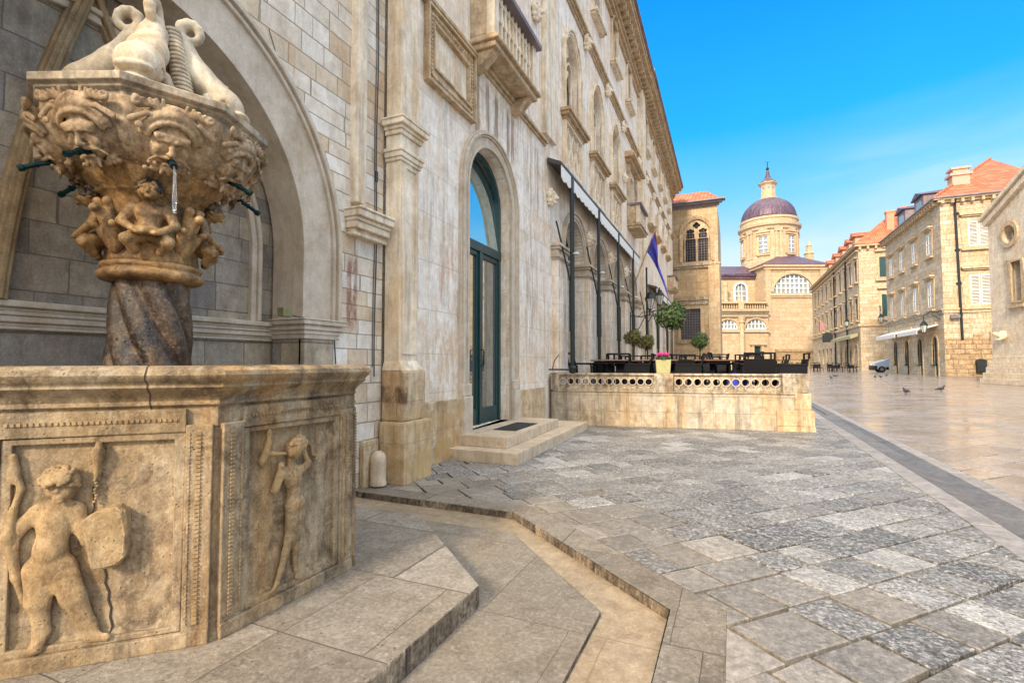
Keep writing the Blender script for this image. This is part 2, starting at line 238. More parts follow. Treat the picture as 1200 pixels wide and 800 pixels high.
def paving(name,warm,gloss,attr=True,big=False):
    """worn wet limestone flags: every slab carries its own tint and wear in the 'slab' attribute"""
    t=NT(name); p=t.pos
    if attr:
        a=t.n('Attribute'); a.attribute_name='slab'; rr,gg,bb=t.sep(a.outputs['Vector'])
    else:
        b=t.n('TexBrick'); b.offset=.5; x,y,_=t.sep(p)
        t.set(b.inputs['Vector'],t.comb(t.math('ADD',t.math('MULTIPLY',x,.766),t.math('MULTIPLY',y,.643)),t.math('SUBTRACT',t.math('MULTIPLY',y,.766),t.math('MULTIPLY',x,.643))))
        b.inputs['Color1'].default_value=(0,0,0,1); b.inputs['Color2'].default_value=(1,1,1,1); b.inputs['Scale'].default_value=1
        b.inputs['Mortar Size'].default_value=.012; b.inputs['Brick Width'].default_value=.8; b.inputs['Row Height'].default_value=.45
        rr=t.sep(b.outputs['Color'])[0]; gg=t.math('FRACT',t.math('MULTIPLY',rr,7.1)); bb=0.
    if warm:
        col=t.ramp(rr,[(0,(.23,.195,.175)),(.35,(.31,.27,.24)),(.7,(.37,.32,.28)),(1,(.26,.24,.225))])
        dark=(.17,.145,.13)
    else:
        col=t.ramp(rr,[(0,(.09,.088,.085)),(.2,(.16,.155,.145)),(.5,(.235,.225,.21)),(.8,(.31,.295,.275)),(1,(.50,.485,.46))])
        col=t.mix(bb,col,t.mix(rr,(.24,.205,.16),(.35,.305,.25))); dark=(.055,.048,.042)
    m=t.noise(p,2.2,6,.65,.5); big_=t.noise(p,.45,4,.6,.4)
    col=t.mix(t.mapr(m,.35,.75,0,.55),col,dark)
    col=t.mix(t.mapr(big_,.5,.7,0,.35),col,(.2,.2,.215) if not warm else (.30,.22,.15))
    # pitting: clumped small dark holes, and pale worn bits between them
    v1=t.voro(p,34.,'F1'); e=t.noise(p,52.,6,.78,.5); cl=t.noise(p,7.,5,.65)
    hole=t.math('MULTIPLY',t.mapr(e,.515,.57),t.mapr(cl,.36,.54))
    wear=t.mapr(gg,0.,.5,.6,1.) if not warm else t.mapr(gg,.5,1,0,.35)
    if not warm: wear=t.math('MULTIPLY',wear,t.math('SUBTRACT',1.,t.math('MULTIPLY',bb,.8),clamp=True))
    hole=t.math('MULTIPLY',hole,wear)
    pale=t.math('MULTIPLY',t.mapr(t.noise(p,30.,6,.75,.4),.48,.60),wear)
    col=t.mix(t.math('MULTIPLY',pale,.55),col,(.74,.73,.71))
    col=t.mix(t.math('MULTIPLY',hole,.9),col,(.03,.028,.026))
    fine=t.noise(p,90.,4,.7); col=t.mix(t.mapr(fine,.4,.7,.25,0),col,dark)
    cn=t.mapr(t.noise(p,18.,9,.8,.3),.36,.64,.62,1.35); col=t.mix(1.,col,t.comb(cn,cn,cn),'MULTIPLY')
    h=t.math('SUBTRACT',t.math('ADD',t.math('MULTIPLY',fine,.12),t.math('MULTIPLY',m,.5)),t.math('MULTIPLY',hole,.9))
    damp=t.noise(p,.8,5,.6,.5)
    rg=t.math('ADD',t.mapr(damp,.35,.65,gloss,gloss+.22),t.math('MULTIPLY',hole,.3),clamp=True)
    rg=t.math('ADD',rg,t.mapr(fine,.3,.7,-.04,.06),clamp=True)
    if not attr: col=t.mix(b.outputs['Fac'],col,(.08,.065,.055))
    return t.done(col,rg,t.bump(h,.6 if not warm else .28,.008),Specular_IOR_Level=.5 if not warm else 1.)
M['pave']=paving('grey_worn_flags',False,.34); M['pave_warm']=paving('polished_warm_flags',True,.07); M['pave_far']=paving('distant_polished_flags',True,.08,False)
M['crack']=plain('brown_crack_dirt',(.06,.042,.028),.95)
M['joint']=plain('joint_dirt',(.015,.013,.011),.95)
M['band']=stone('drain_band_stone',[(.085,.08,.078),(.12,.115,.11),(.15,.143,.135)],(1.1,5.),mortar=(.05,.045,.04),msize=.006,stain=((.2,.17,.13),.4),streak=0,soot=.45,sootcol=(.07,.065,.06),rough=.5,bump=.6,pit=.5,grain=50,spec=.5)
M['band_l']=stone('drain_edge_stone',[(.24,.225,.21),(.31,.29,.27),(.35,.33,.305)],(1.0,5.),mortar=(.06,.05,.045),msize=.006,stain=((.3,.25,.2),.4),streak=0,soot=.4,sootcol=(.1,.09,.085),rough=.45,bump=.6,pit=.5,grain=50,spec=.5)
def patch(mat,c,size,col,amt=.9,stretch=6.,th=(.42,.55),sc=9.):
    """a stain or rust run of its own shape, centred at c"""
    t=NT.__new__(NT); t.m=mat; t.t=mat.node_tree; t.b=[n for n in t.t.nodes if n.type=='BSDF_PRINCIPLED'][0]
    g=t.n('NewGeometry'); t.pos=g.outputs['Position']; sock=t.b.inputs['Base Color']; src=sock.links[0].from_socket
    x,y,z=t.sep(t.pos); n=t.noise(t.vmul(t.pos,(sc,sc,sc/stretch)),1.,7,.7,.4); w_=t.noise(t.pos,4.,4,.6)
    wob=t.math('MULTIPLY',t.math('SUBTRACT',w_,.5),.8)
    dy=t.math('ABSOLUTE',t.math('ADD',t.math('DIVIDE',t.math('SUBTRACT',y,c[0]),size[0]),wob)); dz=t.math('ABSOLUTE',t.math('ADD',t.math('DIVIDE',t.math('SUBTRACT',z,c[1]),size[1]),wob))
    m_=t.math('MULTIPLY',t.mapr(dy,.55,1.,1.,0.,True),t.mapr(dz,.55,1.,1.,0.,True)); f=t.math('MULTIPLY',t.math('MULTIPLY',m_,t.mapr(n,*th)),amt)
    t.set(sock,t.mix(f,src,col))
patch(M['niche'],(4.02,2.02),(.10,.50),(.24,.115,.075),.85,3.,(.40,.55),12.)
patch(M['niche'],(3.2,3.9),(.05,.35),(.55,.27,.06),.7); patch(M['niche'],(3.7,3.1),(.04,.12),(.55,.27,.06),.7)
for y0 in (6.75,7.1,7.45,7.95,8.15): patch(M['palace'],(y0,5.35),(.09,.62),(.20,.12,.06),.75,9.,(.38,.52))
patch(M['palace'],(6.0,2.2),(.45,.9),(.48,.23,.11),.6,4.,(.50,.60)); patch(M['palace'],(5.8,1.3),(.7,.5),(.50,.33,.17),.6,2.,(.44,.56)); patch(M['palace'],(9.0,2.8),(.5,1.8),(.30,.22,.14),.6,7.,(.48,.58)); patch(M['palace'],(9.2,5.0),(.5,.9),(.26,.19,.12),.6,7.,(.46,.58))
patch(M['palace_trim'],(4.68,9.0),(.2,4.),(.60,.36,.15),.6,5.,(.44,.58))
patch(M['plinth'],(4.7,.35),(.35,.5),(.52,.34,.12),.5,3.,(.42,.55)); patch(M['plinth'],(5.7,.35),(.9,.45),(.46,.27,.09),.7,3.,(.44,.56)); patch(M['plinth'],(4.5,.95),(.06,.12),(.10,.05,.03),.9,2.,(.38,.5))
M['grime_shade']=stone('grimy_shaded_edge',[(.07,.055,.04),(.26,.21,.15),(.40,.34,.25)],None,stain=((.1,.07,.04),.5),streak=1.,soot=.8,sootcol=(.012,.010,.008),bump=.8,grain=50,con=.8,cs=4)  # upright edges: dirt on the steps, shade painted on the kerb's inner face
def darken_sides(o):
    o.data.materials.append(M['grime_shade'])
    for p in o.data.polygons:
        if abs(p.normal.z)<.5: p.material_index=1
# ------------------------------------------------------------------ objects
def props(o,label=None,cat=None,group=None,kind=None):
    if label: o['label']=label
    if cat: o['category']=cat
    if group: o['group']=group
    if kind: o['kind']=kind
    return o
def root(name,label,cat,loc=(0,0,0),group=None,rz=0):
    o=bpy.data.objects.new(name,None); COL.objects.link(o); o.empty_display_size=.2; o.location=loc; o.rotation_euler=(0,0,rz)
    return props(o,label,cat,group)
def absloc(o):
    v=Vector((0,0,0))
    while o is not None: v+=Vector(o.location); o=o.parent
    return v
def copy_tree(o,parent=None):
    c=o.copy(); COL.objects.link(c); c.parent=parent
    for ch in list(o.children): copy_tree(ch,c)
    return c
class Fr:      # a wall's own axes: u along it, w out of it, z up
    def __init__(s,o,u,w): s.o=Vector((*o,0)); s.u=Vector((*u,0)).normalized(); s.w=Vector((*w,0)).normalized()
    def __call__(s,u,w,z): return s.o+s.u*u+s.w*w+Vector((0,0,z))
ID=Fr((0,0),(1,0),(0,1))
class MB:
    def __init__(s,fr=ID): s.v=[]; s.f=[]; s.fr=fr; s.mi=[]; s.cur=0
    def P(s,u,w,z): s.v.append(tuple(s.fr(u,w,z))); return len(s.v)-1
    def F(s,*i): s.f.append(tuple(i)); s.mi.append(s.cur)
    def box(s,u0,u1,w0,w1,z0,z1,ch=0):
        c=[s.P(u,w,z) for z in (z0,z1) for w in (w0,w1) for u in (u0,u1)]
        for q in ((0,1,3,2),(4,6,7,5),(0,4,5,1),(1,5,7,3),(3,7,6,2),(2,6,4,0)): s.F(*[c[k] for k in q])
        return s
    def loft(s,rings,closed=True,cap=True):   # rings: lists of (u,w,z)
        ids=[[s.P(*p) for p in r] for r in rings]; n=len(ids[0])
        for a,b in zip(ids,ids[1:]):
            for i in range(n if closed else n-1):
                j=(i+1)%n; s.F(a[i],a[j],b[j],b[i])
        if cap: s.F(*ids[0][::-1]); s.F(*ids[-1])
        return s
    def slab(s,poly,z0,z1):   # poly in (u,w)
        s.loft([[(x,y,z0) for x,y in poly],[(x,y,z1) for x,y in poly]]); return s
    def lathe(s,prof,c=(0,0),n=24,a0=0,fn=None):   # prof (r,z)
        s.loft([[(c[0]+(fn(a0+2*PI*k/n,z,r) if fn else r)*math.cos(a0+2*PI*k/n),c[1]+(fn(a0+2*PI*k/n,z,r) if fn else r)*math.sin(a0+2*PI*k/n),z) for k in range(n)] for r,z in prof]); return s
    def tube(s,pts,r,n=8):
        pts=[Vector(p) for p in pts]; rr=r if isinstance(r,(list,tuple)) else [r]*len(pts); rings=[]
        for i,p in enumerate(pts):
            d=(pts[min(i+1,len(pts)-1)]-pts[max(i-1,0)]).normalized()
            a=d.orthogonal().normalized() if i==0 else (a-d*a.dot(d)).normalized()
            b=d.cross(a); rings.append([tuple(p+(a*math.cos(2*PI*k/n)+b*math.sin(2*PI*k/n))*rr[i]) for k in range(n)])
        s.loft(rings); return s
    def wall(s,outer,holes=(),w=0.,depth=.3,sides=True):   # outline and holes in (u,z)
        loops=[list(outer)]+[list(h) for h in holes]
        flat=[p for l in loops for p in l]; base=[s.P(p[0],w,p[1]) for p in flat]
        for t in tessellate_polygon([[Vector((p[0],p[1],0)) for p in l] for l in loops]): s.F(*[base[k] for k in t])
        k=0
        for li,l in enumerate(loops):
            n=len(l)
            if li>0 or sides:
                bk=[s.P(p[0],w-depth,p[1]) for p in l]
                for i in range(n):
                    j=(i+1)%n; s.F(base[k+i],base[k+j],bk[j],bk[i])
            k+=n
        return s
    def band(s,path,a,b,w0,w1,closed=False):  # moulding along a (u,z) path, from offset a to b sideways, w0 to w1 in depth
        n=len(path); L=[]
        for i,p in enumerate(path):
            if closed: q0,q1=path[(i-1)%n],path[(i+1)%n]
            else: q0,q1=path[max(i-1,0)],path[min(i+1,n-1)]
            d=Vector((q1[0]-q0[0],q1[1]-q0[1])).normalized(); nn=Vector((-d.y,d.x))
            m=1.
            if 0<i<n-1 or closed:
                e=Vector((p[0]-q0[0],p[1]-q0[1])).normalized(); c=max(.4,abs(e.dot(d))); m=1/c
            L.append([(p[0]+nn.x*o*m,w,p[1]+nn.y*o*m) for o,w in ((a,w0),(b,w0),(b,w1),(a,w1))])
        if closed: L.append(L[0])
        s.loft(L,cap=not closed); return s
    def build(s,name,mat,parent=None,local=False,smooth=False,bevel=0.,seg=2,auto=None,rough=0.):
        me=bpy.data.meshes.new(name); off=Vector((0,0,0)) if (local or parent is None) else absloc(parent)
        me.from_pydata([tuple(Vector(v)-off) for v in s.v],[],s.f)
        for m in (mat if isinstance(mat,(list,tuple)) else [mat]): me.materials.append(m)
        if s.cur: me.polygons.foreach_set('material_index',s.mi)
        bm=bmesh.new(); bm.from_mesh(me); bmesh.ops.remove_doubles(bm,verts=bm.verts,dist=1e-5); bmesh.ops.recalc_face_normals(bm,faces=bm.faces)
        if bevel: 
            es=[e for e in bm.edges if len(e.link_faces)==2 and e.calc_face_angle(0)>.5]
            bmesh.ops.bevel(bm,geom=es,offset=bevel,segments=seg,profile=.6,affect='EDGES',clamp_overlap=True)
        if rough:
            for v in bm.verts: v.co+=Vector((random.uniform(-1,1),random.uniform(-1,1),random.uniform(-1,1)))*rough
        uvl=bm.loops.layers.uv.new('UVMap')
        for fc in bm.faces:
            n=fc.normal
            if abs(n.z)>.75: tx,ty=Vector((1,0,0)),Vector((0,1,0))
            else:
                tx=Vector((-n.y,n.x,0)).normalized()
                if abs(tx.x)>abs(tx.y): tx=tx if tx.x>0 else -tx
                else: tx=tx if tx.y>0 else -tx
                ty=n.cross(tx); ty=ty if ty.z>0 else -ty
            for l in fc.loops:
                p=l.vert.co+off; l[uvl].uv=(p.dot(tx),p.dot(ty))
            fc.smooth=smooth
        bm.to_mesh(me); bm.free()
        if smooth and auto: me.set_sharp_from_angle(angle=auto)
        o=bpy.data.objects.new(name,me); COL.objects.link(o); o.parent=parent
        return o
# ------------------------------------------------------------------ carving: solid shapes from blended distance fields
def nets(D,o,h):
    s=D<0; nx,ny,nz=D.shape; acc=np.zeros((nx-1,ny-1,nz-1,3)); cnt=np.zeros((nx-1,ny-1,nz-1))
    for ax in range(3):
        sl0=[slice(None)]*3; sl1=[slice(None)]*3; sl0[ax]=slice(0,-1); sl1[ax]=slice(1,None)
        a=D[tuple(sl0)]; b=D[tuple(sl1)]; cr=(a<0)!=(b<0); t=np.where(cr,a/(a-b+1e-12),0)
        ot=[k for k in range(3) if k!=ax]
        for da in (0,1):
            for db in (0,1):
                q=[slice(None)]*3; q[ot[0]]=slice(da,D.shape[ot[0]]-1+da); q[ot[1]]=slice(db,D.shape[ot[1]]-1+db)
                c=cr[tuple(q)]; tt=t[tuple(q)]; cnt+=c; acc[...,ax]+=np.where(c,tt,0); acc[...,ot[0]]+=np.where(c,da,0); acc[...,ot[1]]+=np.where(c,db,0)
    act=cnt>0; idx=-np.ones(act.shape,int); idx[act]=np.arange(act.sum())
    g=np.argwhere(act); V=(g+acc[act]/cnt[act][:,None])*h+np.array(o); F=[]
    for ax in range(3):
        sl0=[slice(None)]*3; sl1=[slice(None)]*3; sl0[ax]=slice(0,-1); sl1[ax]=slice(1,None)
        a=s[tuple(sl0)]; b=s[tuple(sl1)]; E=np.argwhere(a!=b); ot=[k for k in range(3) if k!=ax]
        if not len(E): continue
        ok=(E[:,ot[0]]>0)&(E[:,ot[1]]>0)&(E[:,ot[0]]<D.shape[ot[0]]-1)&(E[:,ot[1]]<D.shape[ot[1]]-1); E=E[ok]
        def I(d0,d1):
            q=E.copy(); q[:,ot[0]]-=d0; q[:,ot[1]]-=d1; return idx[q[:,0],q[:,1],q[:,2]]
        F.append(np.stack([I(0,0),I(1,0),I(1,1),I(0,1)],1))
    return V,np.concatenate(F)
def capd(X,a,b,ra,rb):
    a=np.array(a,float); b=np.array(b,float); ab=b-a; t=np.clip(((X-a)@ab)/max(1e-9,ab@ab),0,1)
    return np.linalg.norm(X-a-t[...,None]*ab,axis=-1)-(ra+(rb-ra)*t)
def elld(X,c,r,rot=None):
    Y=X-np.array(c,float)
    if rot is not None: Y=Y@np.array(Euler(rot).to_matrix())
    r=np.array(r,float); k=np.linalg.norm(Y/r,axis=-1); return (k-1)*r.min()*1.0 if False else k*(k-1)/np.maximum(1e-6,np.linalg.norm(Y/(r*r),axis=-1))
def sculpt(ops,lo,hi,h):
    """ops: ('c',a,b,ra,rb,k) capsule, ('e',c,r,k[,rot]) ellipsoid, '-c'/'-e' carve; returns verts, faces"""
    ax=[np.arange(lo[i],hi[i]+h,h) for i in range(3)]; X=np.stack(np.meshgrid(*ax,indexing='ij'),-1); D=np.full(X.shape[:3],1e3)
    for o in ops:
        kd=o[0]; neg=kd[0]=='-'; kd=kd[-1]
        if kd=='c': d=capd(X,*o[1:5]); k=o[5] if len(o)>5 else .01
        else: d=elld(X,o[1],o[2],o[4] if len(o)>4 else None); k=o[3] if len(o)>3 else .01
        if neg: hh=np.maximum(k-np.abs(D+d),0)/k; D=np.maximum(D,-d)+hh*hh*k*.25
        else: hh=np.maximum(k-np.abs(D-d),0)/k; D=np.minimum(D,d)-hh*hh*k*.25
    D[0]=D[-1]=1; D[:,0]=D[:,-1]=1; D[:,:,0]=D[:,:,-1]=1
    return nets(D,lo,h)
def carve(name,V,F,mat,parent,fr=None,local=False,sc=(1,1,1)):
    """V in (u,w,z) of the frame fr"""
    m=MB(fr or ID); m.v=[tuple(m.fr(v[0]*sc[0],v[1]*sc[1],v[2]*sc[2])) for v in V]; m.f=[tuple(int(i) for i in f) for f in F]; m.mi=[0]*len(m.f)
    return m.build(name,mat,parent,local,smooth=True)
# ------------------------------------------------------------------ outlines
def arch(uc,z0,zs,r,point=0.,n=14,close=True):
    """opening outline in (u,z): jambs from z0 to zs, then a round (point=0) or pointed arch; counter-clockwise path from the left foot"""
    R_=r*(1+point); cx=R_-r; pts=[(uc-r,z0)]
    a_top=math.acos(cx/R_) if R_ else 0
    for k in range(n+1):
        a=a_top*k/n; pts.append((uc-r+R_-R_*math.cos(a),zs+R_*math.sin(a)))
    for k in range(n-1,-1,-1):
        a=a_top*k/n; pts.append((uc+r-R_+R_*math.cos(a),zs+R_*math.sin(a)))
    pts.append((uc+r,z0)); return pts
def circ(u,z,r,n=20): return [(u+r*math.cos(2*PI*k/n),z+r*math.sin(2*PI*k/n)) for k in range(n)]
def rect(a,b,c,d): return [(a,c),(b,c),(b,d),(a,d)]
# ================================================================== GROUND
def clip(poly,p,n,keep=1):   # keep the side where (x-p).n*keep >= 0
    o=[]; m=len(poly)
    for i in range(m):
        a,b=poly[i],poly[(i+1)%m]; da=((a[0]-p[0])*n[0]+(a[1]-p[1])*n[1])*keep; db=((b[0]-p[0])*n[0]+(b[1]-p[1])*n[1])*keep
        if da>=0: o.append(a)
        if (da>=0)!=(db>=0): t=da/(da-db); o.append((a[0]+t*(b[0]-a[0]),a[1]+t*(b[1]-a[1])))
    return o
def area(p): return abs(sum(p[i][0]*p[(i+1)%len(p)][1]-p[(i+1)%len(p)][0]*p[i][1] for i in range(len(p))))/2 if len(p)>2 else 0
# octagonal sunken apron round the fountain, clockwise from the far left
PIT=[(-4.2,4.04),(-1.79,4.04),(-.33,2.79),(-.33,.95),(-1.79,-.35),(-4.2,-.35)]
KERB=[(-4.2,4.27),(-1.66,4.27),(-.06,2.90),(-.06,.84),(-1.69,-.60),(-4.2,-.60)]
def outside(poly,conv):      # pieces of poly outside the convex clockwise polygon conv
    res=[]; cur=poly
    for i in range(len(conv)):
        a,b=conv[i],conv[(i+1)%len(conv)]; n=(-(b[1]-a[1]),b[0]-a[0])   # outward normal of a clockwise polygon
        o=clip(cur,a,n,1)
        if area(o)>1e-4: res.append(o)
        cur=clip(cur,a,n,-1)
        if area(cur)<1e-5: break
    return res
BAND0,BAND1=1.72,2.46       # the drain band runs along the street between these
def slabs(name,mat,x0,x1,y0,y1,rot,rowh,lens,z,keepout=None,beige=None,gap=.006,tiltz=.0015):
    c,s=math.cos(rot),math.sin(rot); verts=[];faces=[];att=[]
    cs=[(x,y) for x in (x0,x1) for y in (y0,y1)]; U=[c*x+s*y for x,y in cs]; V=[-s*x+c*y for x,y in cs]
    v=min(V)
    while v<max(V):
        rh=rowh*random.choice((.8,1,1,1.15,1.3)); u=min(U)-random.random()
        while u<max(U):
            L=random.uniform(*lens)*(.8 if rh<rowh else 1); g=gap*random.uniform(.5,1.4)
            j=lambda:random.uniform(-.007,.007)
            q=[(u+g+j(),v+g+j()),(u+L-g+j(),v+g+j()),(u+L-g+j(),v+rh-g+j()),(u+g+j(),v+rh-g+j())]
            P=[(c*a-s*b,s*a+c*b) for a,b in q]; u+=L
            for n_,k_,pp in (((1,0),1,(x0,0)),((1,0),-1,(x1,0)),((0,1),1,(0,y0)),((0,1),-1,(0,y1))): P=clip(P,pp,n_,k_) if P else P
            if area(P)<.002: continue
            parts=outside(P,keepout) if keepout else [P]
            cx=sum(p[0] for p in P)/len(P); cy=sum(p[1] for p in P)/len(P)
            tint=random.random(); wear=random.random(); bg_=beige(cx,cy) if beige else 0.
            ta,tb=random.gauss(0,tiltz),random.gauss(0,tiltz); tz=random.gauss(0,tiltz*.5)
            for q in parts:
                if area(q)<.0015: continue
                k=len(verts); m=len(q)
                # soft worn arris: an inner ring at full height and an outer one lower
                ax_=sum(p[0] for p in q)/m; ay_=sum(p[1] for p in q)/m
                for sh,dz in ((1.,-.034),(1.,-.0045),(.955,0.)):
                    for p in q:
                        px,py=ax_+(p[0]-ax_)*sh,ay_+(p[1]-ay_)*sh
                        verts.append((px,py,z+dz+tz+ta*(px-cx)*4+tb*(py-cy)*4))
                for lv in (0,1):
                    for i in range(m):
                        j2=(i+1)%m; faces.append((k+lv*m+i,k+lv*m+j2,k+(lv+1)*m+j2,k+(lv+1)*m+i)); att.append((tint,wear,bg_))
                faces.append(tuple(range(k+2*m,k+3*m))); att.append((tint,wear,bg_))
        v+=rh
    me=bpy.data.meshes.new(name); me.from_pydata(verts,[],faces); me.materials.append(mat)
    a=me.attributes.new('slab','FLOAT_VECTOR','FACE'); a.data.foreach_set('vector',[x for t in att for x in t])
    bm=bmesh.new(); bm.from_mesh(me); bmesh.ops.recalc_face_normals(bm,faces=bm.faces); bm.to_mesh(me); bm.free()
    o=bpy.data.objects.new(name,me); COL.objects.link(o); o['kind']='structure'; return o
def bands_from_kerb(x,y):
    d=max((x+.06), ((x+.06)*.65+(y-2.9)*.76), y-4.27)
    r=random.random()
    if d<.42: return .95 if r<.85 else .4
    if d<.85: return .8 if r<.5 else .15
    if d<1.4: return .6 if r<.2 else .05
    return .35 if r<.06 else 0.
slabs('plaza',M['pave'],-3.75,BAND0,-1.5,15.,R(48),.29,(.26,.46),0.,KERB,bands_from_kerb,gap=.0095)
slabs('street',M['pave_warm'],BAND1,15.5,1.,46.,R(48),.46,(.5,1.0),0.,None,None,gap=.005)
b=MB()
for p in outside([(-60,-25),(60,-25),(60,15.),(-60,15.)],KERB): 
    i=[b.P(x,y,-.032) for x,y in p]; b.F(*i)
props(b.build('ground',M['joint']),kind='structure')
def sheet(name,x0,x1,y0,y1,z,mat,bed=-.018):
    m=MB(); i=[m.P(*p,z) for p in ((x0,y0),(x1,y0),(x1,y1),(x0,y1))]; m.F(*i); return props(m.build(name,mat),kind='structure')
sheet('street_bed',-60,60,15,46,-.018,M['joint'])
sheet('far_street',15.5,60,1,46,-.004,M['pave_far']); sheet('far_street',-60,BAND0,15,46,-.004,M['pave_far']); sheet('far_ground',-600,600,46,1500,-.002,M['pave_far'])
# drain band: two pale edges and a dark dished middle
m=MB()
for x0,x1,za,zb in ((BAND0,1.93,0.,-.004),(2.30,BAND1,-.004,0.)):
    y=-1.
    while y<46: L=random.uniform(.7,1.3); m.box(x0+.003,x1-.003,y+.003,y+L-.003,-.03,random.uniform(-.002,.002)+.002); y+=L
props(m.build('drain_edging',M['band_l'],bevel=.004,seg=1),kind='structure')
m=MB(); prof=[(1.93,-.001),(2.0,-.008),(2.115,-.02),(2.23,-.008),(2.30,-.001)]
m.loft([[(x,-1.,z) for x,z in prof],[(x,46.,z) for x,z in prof]],closed=False,cap=False)
props(m.build('drain_channel',M['band'],smooth=True),kind='structure')
# kerb, channel floor and the two stepped slabs round the basin
def ringpoly(m,inner,outer,z0,z1,n=None):
    for i in range(len(inner)-1):
        m.slab([inner[i],inner[i+1],outer[i+1],outer[i]],z0,z1)
m=MB(); ringpoly(m,PIT,KERB,-.1,.004); darken_sides(props(m.build('kerb',M['kerb'],bevel=.006,seg=1),kind='structure'))  # kerb's upright faces coloured dark to stand for shade
m=MB(); i=[m.P(x,y,-.06) for x,y in PIT]; m.F(*i); props(m.build('channel_floor',M['pit']),kind='structure')
LOW=[(-4.1,3.64),(-1.62,3.64),(-.68,2.70),(-.68,1.05),(-1.62,.1),(-4.1,.1)]
TOP=[(-4.1,3.40),(-2.32,3.40),(-1.30,2.48),(-1.30,1.36),(-2.32,.42),(-4.1,.42)]
m=MB(); m.slab(LOW,-.09,-.034); darken_sides(props(m.build('lower_step',M['slab_low'],bevel=.006,seg=2),kind='structure'))
m=MB(); m.slab(TOP,-.05,.085); o=props(m.build('upper_step',M['slab'],bevel=.009,seg=2),kind='structure'); darken_sides(o)
# ================================================================== FOUNTAIN
FC=Vector((-3.15,1.945)); ZB=.085; CC=(-3.215,1.86)
fountain=root('fountain','carved octagonal stone wall fountain with cherub reliefs, twisted column and dolphin top','fountain',(FC.x,FC.y,ZB))
APO=1.03
def octa(ap,extra=0): 
    Rr=(ap+extra)/math.cos(PI/8); return [(FC.x+Rr*math.cos(PI/8+PI/4*k),FC.y+Rr*math.sin(PI/8+PI/4*k)) for k in range(8)]
def oring(m,prof):      # profile (apothem offset, z) swept round the octagon
    m.loft([[(x,y,z) for x,y in octa(APO,o)] for o,z in prof],cap=False)
m=MB(); oring(m,[(-.16,.12),(-.16,1.03),(-.005,1.03),(-.005,.20),(.006,.165),(.012,.085),(.02,.06)]); m.slab(octa(APO,-.15),.60,.62)
basin=m.build('basin',M['basin'],fountain,bevel=0)
m=MB(); prof=[(-.20,1.12),(-.20,1.262),(-.17,1.285),(.06,1.288),(.085,1.283),(.103,1.268),(.108,1.248),(.100,1.228),(.085,1.218),(.078,1.205),(.080,1.195),(.062,1.18),(.045,1.165),(.03,1.15),(.022,1.135),(.026,1.128),(.026,1.118),(.008,1.105),(.004,1.02),(-.05,1.0)]
oring(m,prof)
rimo=m.build('rim',M['basin'],fountain,smooth=True,auto=R(35))
# a dark repaired joint across the rim and a crack down the relief panel
m=MB(); q_=(PI/4)*-1; fr_=None
a_=-PI/4; nx,ny=math.cos(a_),math.sin(a_); fj=Fr((FC.x+nx*APO,FC.y+ny*APO),(-ny,nx),(nx,ny)); m=MB(fj); ju=.18
m.loft([[(ju+.0025*math.sin(z*60)+.002*math.sin(z*131)+d,o+.0015,z) for o,z in prof[:-1]] for d in (-.0032,.0032)],closed=False,cap=False)
m.build('rim_joint',M['crack'],rimo)
# the eight sides: framed sunk panels with beaded pilasters, reliefs on the visible ones
AP_L=2*APO*math.tan(PI/8)
def side_frame(k):      # k: facing angle index; u runs left to right seen from outside
    a=PI/4*k; nx,ny=math.cos(a),math.sin(a); ux,uy=-ny,nx
    ox,oy=FC.x+nx*APO-ux*AP_L/2,FC.y+ny*APO-uy*AP_L/2
    return Fr((ox,oy),(ux,uy),(nx,ny))
def panel_side(k,full=True):
    fr=side_frame(k); L=AP_L; m=MB(fr); g=.0
    # backing is the basin; raised border round a sunk field
    pw=.115
    m.box(.012,pw,-.02,.030,.14,1.03); m.box(L-pw,L-.012,-.02,.030,.14,1.03)
    m.box(pw,L-pw,-.02,.028,1.00,1.10); m.box(.012,L-.012,-.02,.036,.085,.150)
    m.band([(pw+.02,.985),(L-pw-.02,.985),(L-pw-.02,.165),(pw+.02,.165)],-.016,.016,-.02,.020,closed=True)
    p=m.build('panel_frame',M['basin'],fountain,bevel=.005,seg=2)
    for u,wd in ((.045,.02),(L-.075,.02),(.098,.008),(L-.104,.008)):
        m=MB(fr); z=.18; m.box(u+.001,u+wd-.001,.0285,.0315,.18,1.0)
        while z<1.0: m.box(u,u+wd,.029,.0375 if wd>.01 else .0345,z,z+.009); z+=.0175
        m.build('beading',M['carved'],p)
    m=MB(fr); u=.13; m.box(.13,L-.14,.0265,.0295,1.049,1.060)
    while u<L-.14: m.box(u,u+.011,.027,.0345,1.048,1.061); u+=.0195
    m.build('beading',M['carved'],p)
    return fr
frR=panel_side(0); frL=panel_side(-1); panel_side(1); panel_side(-2)
